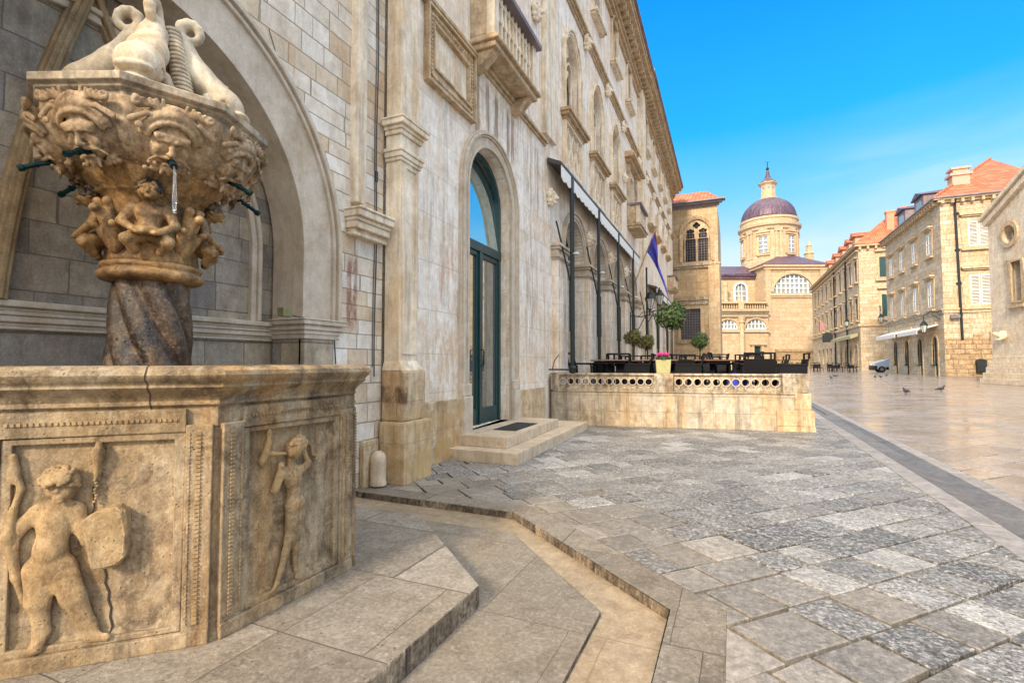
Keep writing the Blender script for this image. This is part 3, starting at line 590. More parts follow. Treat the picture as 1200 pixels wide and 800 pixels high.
# --- cherub with shield stone and festoons, low relief (u measured from the left; corner with the next side is at u=L)
L=AP_L; U=lambda d:L-d
def flat(ops,f=.42):    # squash depth
    o=[]
    for q in ops:
        q=list(q); 
        for i in (1,2):
            if isinstance(q[i],tuple) and len(q[i])==3 and (q[0][-1]=='c' or i==1): q[i]=(q[i][0],q[i][1]/f,q[i][2])
        if q[0][-1]=='e': q[2]=(q[2][0],q[2][1]/f,q[2][2])
        o.append(tuple(q))
    return o
ck=.022
ch=[('e',(U(.560),.012,.655),(.062,.055,.09),.01),                       # chest
    ('e',(U(.570),.014,.555),(.058,.060,.07),ck),('e',(U(.573),.012,.485),(.075,.052,.06),ck),   # belly, hips
    ('c',(U(.538),.01,.745),(U(.545),.01,.70),.028,.035,ck),              # neck
    ('c',(U(.61),.012,.70),(U(.505),.014,.70),.036,.036,ck),              # shoulders
    ('c',(U(.605),.018,.475),(U(.602),.026,.36),.054,.040,ck),('c',(U(.602),.022,.36),(U(.590),.012,.235),.041,.027,ck),
    ('c',(U(.590),.012,.235),(U(.600),.028,.185),.026,.022,ck),('c',(U(.600),.028,.18),(U(.612),.034,.172),.02,.015,ck),
    ('c',(U(.535),.02,.475),(U(.488),.034,.36),.056,.043,ck),('c',(U(.488),.028,.355),(U(.440),.016,.235),.043,.028,ck),
    ('c',(U(.440),.016,.235),(U(.425),.02,.20),.027,.024,ck),('c',(U(.43),.024,.190),(U(.375),.034,.182),.021,.016,ck),
    ('c',(U(.615),.012,.70),(U(.672),.014,.655),.031,.026,ck),('c',(U(.672),.014,.655),(U(.690),.022,.60),.025,.020,ck),('e',(U(.688),.024,.58),(.020,.02,.024),.012),
    ('c',(U(.495),.016,.70),(U(.470),.020,.63),.033,.027,ck),('c',(U(.470),.020,.63),(U(.452),.030,.575),.026,.021,ck),
    ('e',(U(.537),.030,.812),(.060,.050,.068),.012),                      # head
    ('e',(U(.518),.062,.786),(.020,.012,.018),.010),('e',(U(.560),.060,.786),(.020,.012,.018),.010),('e',(U(.540),.068,.765),(.016,.012,.010),.008),
    ('e',(U(.538),.076,.797),(.009,.010,.015),.006),('e',(U(.538),.066,.752),(.018,.010,.012),.01),
    ('c',(U(.560),.070,.822),(U(.515),.070,.822),.008,.008,.008),
    ('-e',(U(.517),.082,.806),(.015,.014,.009),.004),('-e',(U(.558),.081,.806),(.015,.014,.009),.004),('-c',(U(.550),.088,.775),(U(.526),.088,.775),.0055,.0055,.004),
    ('e',(U(.519),.072,.806),(.008,.007,.0055),.002),('e',(U(.557),.071,.806),(.008,.007,.0055),.002),
    ('-e',(U(.572),.082,.545),(.006,.01,.007),.008),('-c',(U(.572),.07,.44),(U(.570),.06,.40),.006,.004,.01)]
V,F=sculpt(flat(ch,.62),(U(.74),-.03,.13),(U(.33),.20,.92),.0042)
cher=carve('cherub_relief',V,F,M['carved'],fountain,frL,sc=(1,.50,1))
hair=[]; rnd=random.Random(3)
for i in range(110):
    a=rnd.uniform(-.35,PI+.35); rr_=rnd.uniform(.15,1.04); hair.append(('e',(U(.537)+.064*rr_*math.cos(a),.052+.05*(1.-rr_**2),.822+.060*rr_*math.sin(a)+.004),(.0105,.013,.0095),.003))
V,F=sculpt(flat(hair,.62),(U(.64),-.01,.76),(U(.43),.20,.92),.0042); carve('hair',V,F,M['carved'],cher,frL,sc=(1,.50,1))
# robe fold and staff at the left, festoon above, broken shield block at the right
dr=[('c',(U(.70),.012,.93),(U(.672),.012,.80),.014,.012,.01),('c',(U(.672),.012,.80),(U(.690),.018,.72),.012,.012,.01),('c',(U(.69),.018,.72),(U(.70),.02,.62),.014,.022,.01),('c',(U(.70),.02,.62),(U(.675),.012,.46),.022,.016,.015),('c',(U(.675),.012,.46),(U(.650),.012,.36),.015,.010,.015),('e',(U(.700),.015,.86),(.020,.012,.04),.01)]
V,F=sculpt(dr,(U(.76),-.02,.30),(U(.60),.08,1.0),.006); carve('drapery',V,F,M['carved'],cher,frL)
fs=[('e',(U(.424),.02,.925),(.022,.026,.038),.01),('c',(U(.424),.02,.895),(U(.430),.012,.83),.016,.009,.01)]
for i in range(9): fs.append(('e',(U(.430+.004*math.sin(i*1.7)),.014,.83-.0125*i),(.008,.010,.006),.003))
fs.append(('e',(U(.424),.016,.965),(.012,.014,.016),.008))
V,F=sculpt(fs,(U(.47),-.01,.70),(U(.38),.07,1.0),.0045); carve('festoon',V,F,M['carved'],fountain,frL)
m=MB(frL)
o1=[(U(.455),.675),(U(.405),.70),(U(.345),.712),(U(.318),.69),(U(.306),.60),(U(.312),.50),(U(.335),.47),(U(.375),.462),(U(.415),.475),(U(.432),.56)]
cx,cz=U(.385),.59
m.loft([[(x,-.01,z) for x,z in o1],[(x,.045,z) for x,z in o1],[(cx+(x-cx)*.97-.004,.062+.02*(x<cx),cz+(z-cz)*.95) for x,z in o1]])
m.build('shield_block',M['carved'],fountain,bevel=.008,seg=2,rough=.0022)
cr=[(.445,.79),(.438,.70),(.452,.66),(.440,.60)]; m=MB(frL); m.tube([(U(a),.0,z) for a,z in cr],.003,5); m.build('crack',M['crack'],fountain)
cr=[(.40,.455),(.391,.42),(.394,.39),(.379,.35),(.381,.32),(.370,.285),(.373,.25),(.364,.21),(.371,.18),(.368,.15)]; m=MB(frL); m.tube([(U(a),-.0035,z) for a,z in cr],.0042,6); m.build('crack',M['crack'],fountain)
# --- slender dancer blowing a horn, seen from behind (right hand side); u from the corner with the left side = L - .. reversed
# on this side u grows away from the shared corner
kk=.018
dn=[('e',(.408,.012,.705),(.050,.040,.062),.01),('e',(.418,.012,.625),(.036,.034,.05),kk),('e',(.424,.018,.575),(.050,.044,.042),kk),
    ('c',(.398,.012,.80),(.404,.012,.755),.020,.024,kk),('c',(.350,.012,.745),(.462,.014,.738),.026,.025,kk),
    ('c',(.410,.02,.56),(.388,.026,.40),.043,.029,kk),('c',(.388,.022,.40),(.350,.012,.26),.028,.017,kk),('c',(.350,.012,.26),(.322,.012,.20),.016,.013,.01),('c',(.325,.016,.20),(.296,.016,.178),.013,.009,.01),
    ('c',(.436,.016,.56),(.436,.016,.40),.040,.027,kk),('c',(.436,.014,.40),(.440,.010,.26),.026,.016,kk),('c',(.440,.010,.25),(.452,.014,.185),.014,.012,.01),('c',(.448,.016,.185),(.470,.02,.172),.012,.008,.01),
    ('c',(.345,.012,.745),(.300,.016,.668),.023,.018,kk),('c',(.300,.016,.668),(.322,.022,.765),.018,.014,kk),('e',(.326,.024,.785),(.016,.016,.018),.01),
    ('c',(.468,.012,.735),(.512,.016,.758),.023,.018,kk),('c',(.512,.016,.758),(.474,.022,.828),.017,.013,kk),('e',(.466,.024,.838),(.015,.014,.016),.01),
    ('e',(.402,.026,.857),(.045,.040,.054),.012),('e',(.372,.040,.838),(.012,.012,.016),.008),('e',(.362,.04,.850),(.009,.010,.008),.006),
    ('-c',(.424,.062,.60),(.420,.062,.555),.006,.006,.012)]
V,F=sculpt(flat(dn,.62),(.24,-.03,.14),(.56,.16,.94),.0042); dnc=carve('dancer_relief',V,F,M['carved'],fountain,frR,sc=(1,.70,1))
hair=[('e',(.412,.034,.872),(.048,.036,.050),.01)]
for i in range(36):
    a=rnd.uniform(-.6,PI*.95); q=rnd.uniform(.3,1.05); hair.append(('e',(.410+.050*q*math.cos(a),.036+.03*(1-q*.6),.872+.054*q*math.sin(a)),(.012,.010,.010),.004))
V,F=sculpt(flat(hair,.62),(.33,-.01,.78),(.50,.16,.95),.005); carve('hair',V,F,M['carved'],dnc,frR,sc=(1,.70,1))
hn=[('c',(.262,.016,.965),(.258,.016,.90),.010,.014,.008),('c',(.258,.016,.90),(.225,.016,.82),.013,.020,.01),('c',(.30,.022,.845),(.245,.018,.86),.010,.013,.01),('c',(.30,.022,.845),(.352,.03,.842),.010,.007,.01)]
V,F=sculpt(hn,(.18,-.02,.76),(.38,.07,1.0),.0048); carve('horn',V,F,M['carved'],dnc,frR)
rb=[]
pts=[(.46,.87),(.50,.885),(.535,.85),(.548,.80),(.585,.79),(.56,.77)]
for a,b in zip(pts,pts[1:]): rb.append(('c',(a[0],.012,a[1]),(b[0],.012,b[1]),.009,.009,.006))
V,F=sculpt(rb,(.42,-.02,.74),(.62,.05,.92),.0048); carve('ribbon',V,F,M['carved'],dnc,frR)
# --- twisted shaft
m=MB()
def tw(a,z,r):
    ph=7*(a+ (z-1.0)*2.5); s_=abs(math.sin(ph/2)); return r*(.80+.25*s_**.6)
prof=[]
for i in range(61):
    z=.62+(1.80-.62)*i/60; q=(z-1.0)/.8; r=.196+.022*math.sin(min(1,max(0,(z-.6)/1.25))*PI)-.012*max(0,q); prof.append((r,z))
m.lathe(prof,CC,n=120,fn=tw); m.build('twisted_shaft',M['column'],fountain,smooth=True)
m=MB(); m.lathe([(.22,1.775),(.252,1.785),(.268,1.80),(.268,1.822),(.252,1.838),(.240,1.842),(.250,1.85),(.258,1.863),(.250,1.878),(.222,1.885),(.20,1.89)],CC,40); m.build('collar',M['ochre'],fountain,smooth=True)
# --- capital: bell with leaves
m=MB()
def bell(a,z,r): return r*(1+.05*math.sin(8*a+1.)*(1 if z<2.25 else .2)+.03*math.sin(17*a+z*20))
m.lathe([(.215,1.87),(.225,1.90),(.22,1.95),(.215,2.02),(.205,2.10),(.215,2.18),(.235,2.24),(.265,2.27),(.28,2.275),(.285,2.30),(.31,2.31),(.325,2.345),(.345,2.365),(.35,2.39),(.30,2.42)],CC,72,fn=bell)
cap_=m.build('capital',M['ochre'],fountain,smooth=True)
def putto():
    k=.012
    o=[('e',(0,.0,.165),(.058,.042,.062),.01),('e',(0,.012,.095),(.048,.042,.048),.018),('c',(0,.02,.225),(0,.0,.20),.024,.028,k),
       ('c',(-.058,.0,.200),(.058,.0,.200),.028,.028,.016),('e',(-.024,.034,.175),(.026,.014,.020),.01),('e',(.024,.034,.175),(.026,.014,.020),.01),
       ('c',(-.066,.0,.20),(-.102,.020,.120),.026,.021,k),('c',(-.102,.020,.120),(-.040,.085,.066),.020,.015,.008),
       ('c',(.066,.0,.20),(.104,.020,.120),.026,.021,k),('c',(.104,.020,.120),(.042,.085,.066),.020,.015,.008),
       ('e',(-.030,.092,.060),(.020,.014,.012),.006),('e',(.032,.092,.060),(.020,.014,.012),.006),
       ('e',(0,.072,.078),(.048,.032,.026),.006),
       ('c',(-.035,.0,.06),(-.075,.050,.030),.038,.030,.014),('c',(-.075,.05,.030),(-.05,.02,-.02),.028,.02,k),('c',(.035,.0,.06),(.075,.050,.030),.038,.030,.014),('c',(.075,.05,.030),(.05,.02,-.02),.028,.02,k),
       ('e',(0,.052,.275),(.044,.044,.050),.008),('e',(-.021,.082,.258),(.015,.011,.014),.008),('e',(.021,.082,.258),(.015,.011,.014),.008),
       ('e',(0,.099,.266),(.008,.010,.012),.004),('e',(0,.092,.238),(.014,.009,.010),.008),('c',(-.026,.091,.286),(.026,.091,.286),.006,.006,.005),
       ('-e',(-.017,.101,.275),(.011,.010,.007),.004),('-e',(.017,.101,.275),(.011,.010,.007),.004),('-c',(-.010,.102,.251),(.010,.102,.251),.0035,.0035,.003),
       ('e',(-.017,.091,.275),(.007,.006,.005),.001),('e',(.017,.091,.275),(.007,.006,.005),.001),
       ('e',(-.046,.045,.27),(.008,.012,.014),.005),('e',(.046,.045,.27),(.008,.012,.014),.005)]
    body=sculpt(o,(-.14,-.06,-.06),(.14,.13,.34),.0052)
    h=[('e',(0,.040,.295),(.046,.040,.038),.01)]; rn=random.Random(5)
    for i in range(60):
        a=rn.uniform(-.45,PI+.45); e=rn.uniform(-.9,1.0); h.append(('e',(.049*math.cos(a)*math.cos(e),.046+.040*math.sin(e),.292+.044*math.sin(a)*math.cos(e)),(.0105,.0105,.010),.003))
    hair=sculpt(h,(-.08,-.03,.23),(.08,.13,.37),.005)
    return body,hair
PB,PH=putto()
def radial(a,r=0.): return Fr((CC[0]+math.cos(a)*r,CC[1]+math.sin(a)*r),(-math.sin(a),math.cos(a)),(math.cos(a),math.sin(a)))
class FrZ(Fr):
    def __init__(s,f,z): s.o=f.o+Vector((0,0,z)); s.u=f.u; s.w=f.w
for k in range(4):
    a=R(-35+90*k); f_=FrZ(radial(a,.245),1.945)
    q=carve('putto',*PB,M['ochre'],fountain,f_,sc=(1.22,1.22,1.12)); carve('hair',*PH,M['column'],q,f_,sc=(1.22,1.22,1.12))
# leaves and curls between them
for k in range(4):
    a=R(10+90*k); f_=FrZ(radial(a,.225),1.94); rn=random.Random(k)
    o=[('c',(0,0,0),(0,.05,.16),.03,.04,.02),('c',(0,.05,.16),(0,.115,.21),.035,.022,.02),('e',(0,.12,.20),(.03,.025,.02),.01)]
    for s_ in (-1,1):
        o+=[('c',(s_*.03,0,.02),(s_*.065,.055,.12),.024,.02,.015),('e',(s_*.068,.075,.125),(.022,.018,.02),.01),('c',(s_*.02,.03,.16),(s_*.03,.07,.24),.02,.022,.015),('e',(s_*.035,.08,.25),(.026,.022,.024),.01)]
    V,F=sculpt(o,(-.12,-.06,-.04),(.12,.17,.34),.0065); carve('acanthus_leaf',V,F,M['ochre'],cap_,f_)
# --- great bowl
BR=.60; ZR=2.685
def octr(a):   # distance to an octagon with corners at 0,45,.. degrees
    q=(a%(PI/4))-PI/8; return math.cos(PI/8)/math.cos(q)
m=MB()
prof=[]
for i in range(49):
    q=i/48; z=2.375+(ZR-.02-2.375)*q; r=.33+(BR-.035-.33)*(1-(1-q)**2.2)**.66; prof.append((r,z))
def bowlf(a,z,r):
    q=(z-2.375)/(ZR-2.395); o=octr(a)*q+(1-q)*.97; qq=(a%(PI/4))-PI/8
    s_=math.sin(min(1,max(0,q))*PI); lob=.030*math.cos(qq*4)**2*s_**.8
    e=abs(abs(qq)-PI/8)*r; rib=(.012*math.exp(-((e-.022)/.008)**2)+.007*math.exp(-(e/.008)**2))*s_**.4
    n=.004*math.sin(a*31+z*40)*math.sin(z*55-a*9)
    return r*(o+lob/.5*.5)+n+rib
m.lathe(prof,CC,n=240,fn=bowlf); bowl=m.build('bowl',M['bowl'],fountain,smooth=True)
m=MB()
def o8(r,z): return [(CC[0]+r*math.cos(PI/4*k),CC[1]+r*math.sin(PI/4*k),z) for k in range(8)]
m.loft([o8(BR-.07,ZR-.045),o8(BR-.045,ZR-.03),o8(BR-.04,ZR-.005),o8(BR-.012,ZR+.012),o8(BR-.008,ZR+.022),o8(BR+.018,ZR+.034),o8(BR+.02,ZR+.072),o8(BR+.005,ZR+.080),o8(BR-.12,ZR+.084)])
m.build('bowl_rim',M['rail_stone'],bowl,bevel=.004,seg=2)
# grotesque mask: leaf hood, brow, eyes, nose, open mouth, beard
k=.014
MO=[('e',(0,-.012,.0),(.086,.056,.108),.01),('c',(-.060,.034,.040),(.060,.034,.040),.016,.016,.02),
    ('c',(-.062,.036,.020),(-.014,.052,.028),.009,.011,.006),('c',(.062,.036,.020),(.014,.052,.028),.009,.011,.006),
    ('-e',(-.034,.058,.008),(.024,.018,.012),.005),('-e',(.034,.058,.008),(.024,.018,.012),.005),
    ('e',(-.034,.038,.007),(.016,.012,.009),.002),('e',(.034,.038,.007),(.016,.012,.009),.002),('c',(-.050,.042,-.006),(-.018,.046,-.006),.004,.004,.003),('c',(.050,.042,-.006),(.018,.046,-.006),.004,.004,.003),
    ('c',(0,.044,.022),(0,.068,-.028),.010,.015,.008),('e',(-.014,.060,-.032),(.010,.009,.008),.005),('e',(.014,.060,-.032),(.010,.009,.008),.005),
    ('e',(-.048,.034,-.028),(.028,.014,.026),.014),('e',(.048,.034,-.028),(.028,.014,.026),.014),
    ('c',(-.004,.054,-.050),(-.050,.036,-.056),.011,.008,.005),('c',(.004,.054,-.050),(.050,.036,-.056),.011,.008,.005),('c',(-.050,.036,-.056),(-.085,.030,-.085),.009,.005,.005),('c',(.050,.036,-.056),(.085,.030,-.085),.009,.005,.005),
    ('-e',(0,.056,-.070),(.026,.026,.010),.004),('c',(-.022,.042,-.086),(.022,.042,-.086),.009,.009,.005),
    ('e',(0,.022,-.110),(.030,.022,.022),.01)]
for s_ in (-1,0,1): MO.append(('c',(s_*.022,.030,-.105),(s_*.030,.038,-.135),.012,.007,.005))
for i in range(14):   # hood: a smooth band above the brow and a finer one outside it
    a=R(2+176*i/14); b_=R(2+176*(i+1)/14)
    MO.append(('c',(.094*math.cos(a),.010+.020*math.sin(a),.025+.080*math.sin(a)),(.094*math.cos(b_),.010+.020*math.sin(b_),.025+.080*math.sin(b_)),.012,.012,.004))
    MO.append(('c',(.118*math.cos(a),-.006+.020*math.sin(a),.028+.108*math.sin(a)),(.118*math.cos(b_),-.006+.020*math.sin(b_),.028+.108*math.sin(b_)),.013,.013,.012))
MO.append(('e',(0,-.02,.12),(.10,.045,.06),.02))
MV,MF=sculpt(MO,(-.17,-.08,-.17),(.17,.13,.20),.0062)
TO=[]; rn=random.Random(11)
for s_ in (-1,1):     # winged foliage over the masks
    TO+=[('c',(s_*.02,.03,.0),(s_*.10,.05,.045),.030,.022,.012),('c',(s_*.10,.05,.045),(s_*.17,.03,.03),.02,.026,.012),('e',(s_*.175,.045,.035),(.030,.026,.028),.006),('-e',(s_*.178,.072,.035),(.011,.014,.011),.004),
         ('c',(s_*.04,.04,-.02),(s_*.13,.045,-.015),.018,.013,.01),('c',(s_*.13,.045,-.015),(s_*.20,.0,-.06),.014,.018,.01)]
    for i in range(5): TO.append(('c',(s_*(.05+.025*i),.045,.03),(s_*(.06+.03*i),.065,.075-.006*i),.012,.009,.005))
for i in range(7): TO.append(('e',(rn.uniform(-.2,.2),rn.uniform(.02,.05),rn.uniform(-.10,.06)),(rn.uniform(.012,.022),.016,rn.uniform(.012,.022)),.008))
TO+=[('e',(0,.055,.03),(.035,.03,.035),.01),('-e',(.012,.086,.034),(.006,.008,.006),.003),('-e',(-.012,.086,.034),(.006,.008,.006),.003)]
TV,TF=sculpt(TO,(-.24,-.06,-.13),(.24,.12,.12),.007)
def tilt(V,ang,oz):   # lean outward at the top
    c,s_=math.cos(ang),math.sin(ang); W=V.copy(); W[:,1]=V[:,1]*c+V[:,2]*s_; W[:,2]=-V[:,1]*s_+V[:,2]*c+oz; return W
LO=[]; rn=random.Random(21)
for i in range(14):
    u=rn.uniform(-.11,.11); LO.append(('c',(u,.0,rn.uniform(-.03,.03)),(u+rn.uniform(-.03,.03),.045,rn.uniform(-.05,.01)),.020,.014,.012))
for i in range(10): LO.append(('e',(rn.uniform(-.12,.12),.045,rn.uniform(-.05,.04)),(.017,.016,.016),.006))
LV,LF=sculpt(LO,(-.17,-.05,-.10),(.17,.09,.08),.007)
for kf in range(8):
    a=PI/8+PI/4*kf
    mk=carve('mask',tilt(MV*1.12,.60,2.478),MF,M['bowl'],bowl,radial(a,.478))
    carve('foliage',tilt(TV*np.array([.92,.55,.92]),.12,2.60),TF,M['bowl'],bowl,radial(a,.545))
    carve('underleaf',tilt(LV*.85,.9,2.412),LF,M['bowl'],bowl,radial(a,.38))
    # bronze spout with a flared mouth in the mask's lips
    f_=radial(a,.47); m=MB(f_)
    m.tube([(0,-.02,2.40),(0,.05,2.370),(0,.10,2.340),(0,.105,2.337),(0,.125,2.325)],[.014,.013,.013,.020,.017],10); m.tube([(0,.05,2.370),(0,.057,2.367)],[.019,.019],10)
    m.build('spout',M['bronze'],mk,smooth=False)
# thin jet from one spout
t=NT('falling_water'); t.done((.85,.9,.95),.08,Transmission_Weight=.85,IOR=1.33,Alpha=.45); M['water']=t.m
f_=radial(PI/8-PI/4,.47); m=MB(f_); m.tube([(0,.125,2.325),(0,.14,2.29),(0,.15,2.25),(0,.157,2.20),(0,.162,2.14),(0,.166,2.07)],[.005,.006,.008,.010,.012,.008],8)
props(m.build('water_jet',M['water'],None,smooth=True),'thin clear stream of water falling from the middle spout','water jet')
# --- dolphins, head down, tails curled, round a ringed baluster
D_=[('e',(0,.335,.125),(.100,.125,.105),.02),('c',(0,.33,.15),(0,.18,.29),.10,.088,.03),('c',(0,.18,.29),(0,.085,.44),.088,.066,.03),('c',(0,.085,.44),(0,.045,.55),.066,.042,.03),
    ('e',(0,.435,.075),(.082,.060,.028),.012),('e',(0,.405,.015),(.070,.060,.026),.012),('-e',(0,.47,.043),(.070,.070,.014),.004),('e',(0,.40,.04),(.045,.05,.03),.01),
    ('-e',(-.098,.345,.105),(.016,.024,.024),.003),('-e',(.098,.345,.105),(.016,.024,.024),.003),('e',(-.088,.345,.105),(.014,.015,.015),.001),('e',(.088,.345,.105),(.014,.015,.015),.001),
    ('c',(-.085,.24,.13),(-.135,.26,.03),.030,.014,.012),('c',(.085,.24,.13),(.135,.26,.03),.030,.014,.012),('c',(0,.26,.26),(0,.35,.275),.022,.006,.012),('c',(0,.30,.235),(0,.36,.235),.02,.006,.012)]
for i in range(9):
    a=R(180-35*i); b_=R(180-35*(i+1)); q0,q1=.038-.0022*i,.038-.0022*(i+1); r0,r1=.075-.004*i,.075-.004*(i+1)
    D_.append(('c',(0,.118+r0*math.cos(a),.565+r0*math.sin(a)),(0,.118+r1*math.cos(b_),.565+r1*math.sin(b_)),q0,q1,.008))
DV,DF=sculpt(D_,(-.17,.02,-.03),(.17,.52,.72),.0078)
for k in range(4):
    a=R(-44+90*k); carve('dolphin',DV*np.array([1.12,.90,1.]),DF,M['dolphin'],fountain,FrZ(radial(a,.06),ZR+.115))
m=MB(); pr=[(.11,ZR+.05)]
for i in range(22):
    z=ZR+.09+i*.026; r=.118-.0022*i; pr+=[(r-.012,z),(r,z+.008),(r,z+.018),(r-.012,z+.026)]
m.lathe(pr,CC,24); m.build('ringed_baluster',M['dolphin'],fountain,smooth=True,auto=R(50))
a=R(4); m=MB(radial(a,.0)); i=0
for i in range(20): z=ZR+.09+i*.028; r=.060-.0008*i; m.lathe([(r-.01,z),(r,z+.008),(r,z+.02),(r-.01,z+.027)],(0,.255-.0075*i),14)
m.build('ringed_stem',M['dolphin'],fountain,smooth=True,auto=R(50))
# ================================================================== NICHE WALL
WX=-3.6; fW=Fr((WX,0),(0,1),(1,0)); NC,NZ,NR=1.80,2.33,1.56
niche=root('niche_wall','pale blockwork wall with a round arched niche behind the carved fountain','wall',(WX-.6,1.8,0))
m=MB(fW); m.wall([(-3.2,-.15),(4.52,-.15),(4.52,8.5),(-3.2,8.5)],[arch(NC,-.12,NZ,NR,0,24)],0,.02,sides=False)
m.build('wall_face',M['niche'],niche)
# smooth arch ring with stepped mouldings at its outer edge, and the reveal
m=MB(fW); P=arch(NC,1.70,NZ,NR,0,28)
m.band(P,-.004,.34,-.36,.025)                    # flat band and soffit
m.build('arch_ring',M['arch'],niche)
m=MB(fW)
for a_,b_,w_ in ((.34,.372,.055),(.372,.395,.04),(.395,.44,.075),(.44,.452,.05),(.452,.475,.03)): m.band(P,a_,b_,-.05,w_)
m.build('arch_moulding',M['arch'],niche,bevel=.006,seg=1)
for s_,uc in ((1,3.36),(-1,.24)):
    u0,u1=(3.36,3.72) if s_==1 else (-.12,.24)
    m=MB(fW); m.box(u0,u1,-.36,.05,-.10,1.56); m.build('jamb_pier',M['niche'] if 0 else M['niche_back'],niche,bevel=.01)
    m=MB(fW)
    for z0,z1,e in ((1.52,1.535,.035),(1.535,1.56,.02),(1.56,1.60,.035),(1.60,1.635,.06),(1.635,1.65,.05),(1.65,1.69,.085),(1.69,1.705,.095)):
        m.box(u0-e*(.6 if s_==1 else 1.2),u1+e*(1.2 if s_==1 else .6)+.02,-.36,.05+e*.55,z0,z1)
    m.build('pier_capital',M['arch'],niche,bevel=.006,seg=1)
BK=-.40; 
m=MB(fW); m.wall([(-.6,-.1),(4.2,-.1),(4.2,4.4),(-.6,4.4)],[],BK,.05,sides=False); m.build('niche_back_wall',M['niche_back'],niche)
m=MB(fW)
for z0,z1,e in ((1.50,1.52,.03),(1.52,1.545,.02),(1.545,1.585,.045),(1.585,1.61,.055),(1.61,1.635,.045),(1.635,1.675,.075)): m.box(.1,3.42,BK-.02,BK+e,z0,z1)
m.build('ledge',M['arch'],niche,bevel=.006,seg=1)
# blind arch mouldings on the back wall
m=MB(fW); P2=arch(NC,1.675,2.30,1.33,0,24)
for a_,b_,w_ in ((0,.05,.045),(.05,.085,.075),(.085,.11,.03)): m.band(P2,a_,b_,BK-.02,BK+w_)
m.build('inner_arch_moulding',M['arch'],niche,bevel=.006,seg=1)
def bez(a,b,c,n=12): return [((1-t)**2*a[0]+2*t*(1-t)*b[0]+t*t*c[0],(1-t)**2*a[1]+2*t*(1-t)*b[1]+t*t*c[1]) for t in [k/n for k in range(n+1)]]
m=MB(fW); q=bez((1.43,1.675),(1.50,2.8),(1.86,3.92))
for a_,b_,w_ in ((-.055,.055,.05),(-.04,.04,.085),(-.015,.015,.10)): m.band(q,a_,b_,BK-.02,BK+w_)
m.build('tracery_rib',M['rib'],niche,bevel=.008,seg=2)
m=MB(fW); q=bez((1.80,3.95),(2.05,3.45),(2.35,2.6))
for a_,b_,w_ in ((-.035,.035,.045),(-.02,.02,.08),(.028,.055,.03)): m.band(q,a_,b_,BK-.02,BK+w_)
m.build('tracery_rib',M['rib'],niche,bevel=.008,seg=2)
# vertical pilaster strip above its moulded bracket, at the right end
m=MB(fW); m.box(3.96,4.08,-.02,.10,2.95,8.4); m.box(4.08,4.16,-.02,.05,2.95,8.4); m.build('pilaster_strip',M['palace_trim'],niche,bevel=.012)
m=MB(fW)
for z0,z1,e in ((2.60,2.64,.05),(2.64,2.67,.035),(2.67,2.74,.09),(2.74,2.78,.11),(2.78,2.85,.15),(2.85,2.875,.17)): m.box(3.93-e*.3,4.44,-.02,.06+e,z0,z1)
m.build('moulded_bracket',M['palace_trim'],niche,bevel=.008,seg=1)
m=MB(fW); m.box(3.12,3.22,-.02,.05,1.705,1.78); bx=m.build('junction_box',M['box_green'],None,bevel=.004); props(bx,'small khaki electric box sitting on the moulded capital of the niche','electric box')
m=MB(fW); m.tube([(3.22,.02,1.72),(3.28,.05,1.71),(3.40,.06,1.706),(3.74,.03,1.60),(3.80,.012,1.2),(3.80,.012,.6)],.006,6)
o=m.build('cable',M['cable'],None); props(o,'thin grey cable running from the khaki box down the pale wall','cable')
m=MB(fW); z=8.4; pts=[]
while z>1.0: pts.append((4.36+.01*math.sin(z*3),.02,z)); z-=.25
m.tube(pts,.007,6); m.tube([(p[0]-.02,.012,p[2]+.1) for p in pts],.004,6); m.box(4.35,4.385,0,.02,3.3,3.42)
o=m.build('cable',M['cable'],None); props(o,'dark cable bundle hanging down the wall beside the tall palace pilaster','cable')
m=MB(fW); m.tube([(2.95,.01,4.15),(3.2,.012,3.6),(3.55,.014,2.9)],.004,5)
o=m.build('cable',M['cable'],None); props(o,'hair-thin wire slanting across the pale blocks right of the arch','cable')
# rounded white bollard on its backing slab
bo=root('bollard','squat white round topped stone bollard against the wall beside the pedestal','bollard',(-3.44,4.27,0))
m=MB(); m.lathe([(.085,0.02),(.088,.05),(.08,.07),(.082,.26),(.084,.28),(.076,.32),(.056,.355),(.025,.374),(.0,.378)],(-3.44,4.27),24); m.build('post',M['step'],bo,smooth=True,auto=R(50))
m=MB(); m.box(-3.59,-3.53,4.15,4.38,0,.48); m.build('backing_slab',M['plinth'],bo,bevel=.01)
# ================================================================== PALACE
al=R(.8); u_=(-math.sin(al),math.cos(al)); fP=Fr((-3.6+math.sin(al)*7,0),u_,(math.cos(al),math.sin(al)))
palace=root('palace','tall pale limestone palace facade with gothic windows, loggia arches and long cornice','palace',tuple(fP(20,-3,0)))
pmb=lambda: MB(fP)
BAYS=[11.95,14.63,17.31]; ARC=[12.1,14.8,17.5,20.2]; FAR=[26.0,28.7,31.4,34.1]; U0,U1=4.5,38.3
DU,DR,DZ=7.24,.80,3.96      # doorway centre, half width, springing
win=[(u,7.35,8.75,.62) for u in BAYS]+[(u,8.3,9.1,.40) for u in FAR]
top=[(u,11.75,13.0,.42) for u in (11.95,14.63,17.31,20.2,25.0,27.6,30.2,32.8,35.2)]
holes=[arch(DU,.30,DZ,DR,0,18)]+[arch(u,.6,3.95,.93,0,14) for u in ARC]
holes+=[arch(u,z0,zs,r,.35,8) for u,z0,zs,r in win]+[rect(19.95,21.35,6.95,8.95)]+[arch(u,z0,zs,r,.25,6) for u,z0,zs,r in top]
holes+=[arch(u,.6,3.4,.8,0,8) for u in (26.0,29.0,32.0,35.0)]
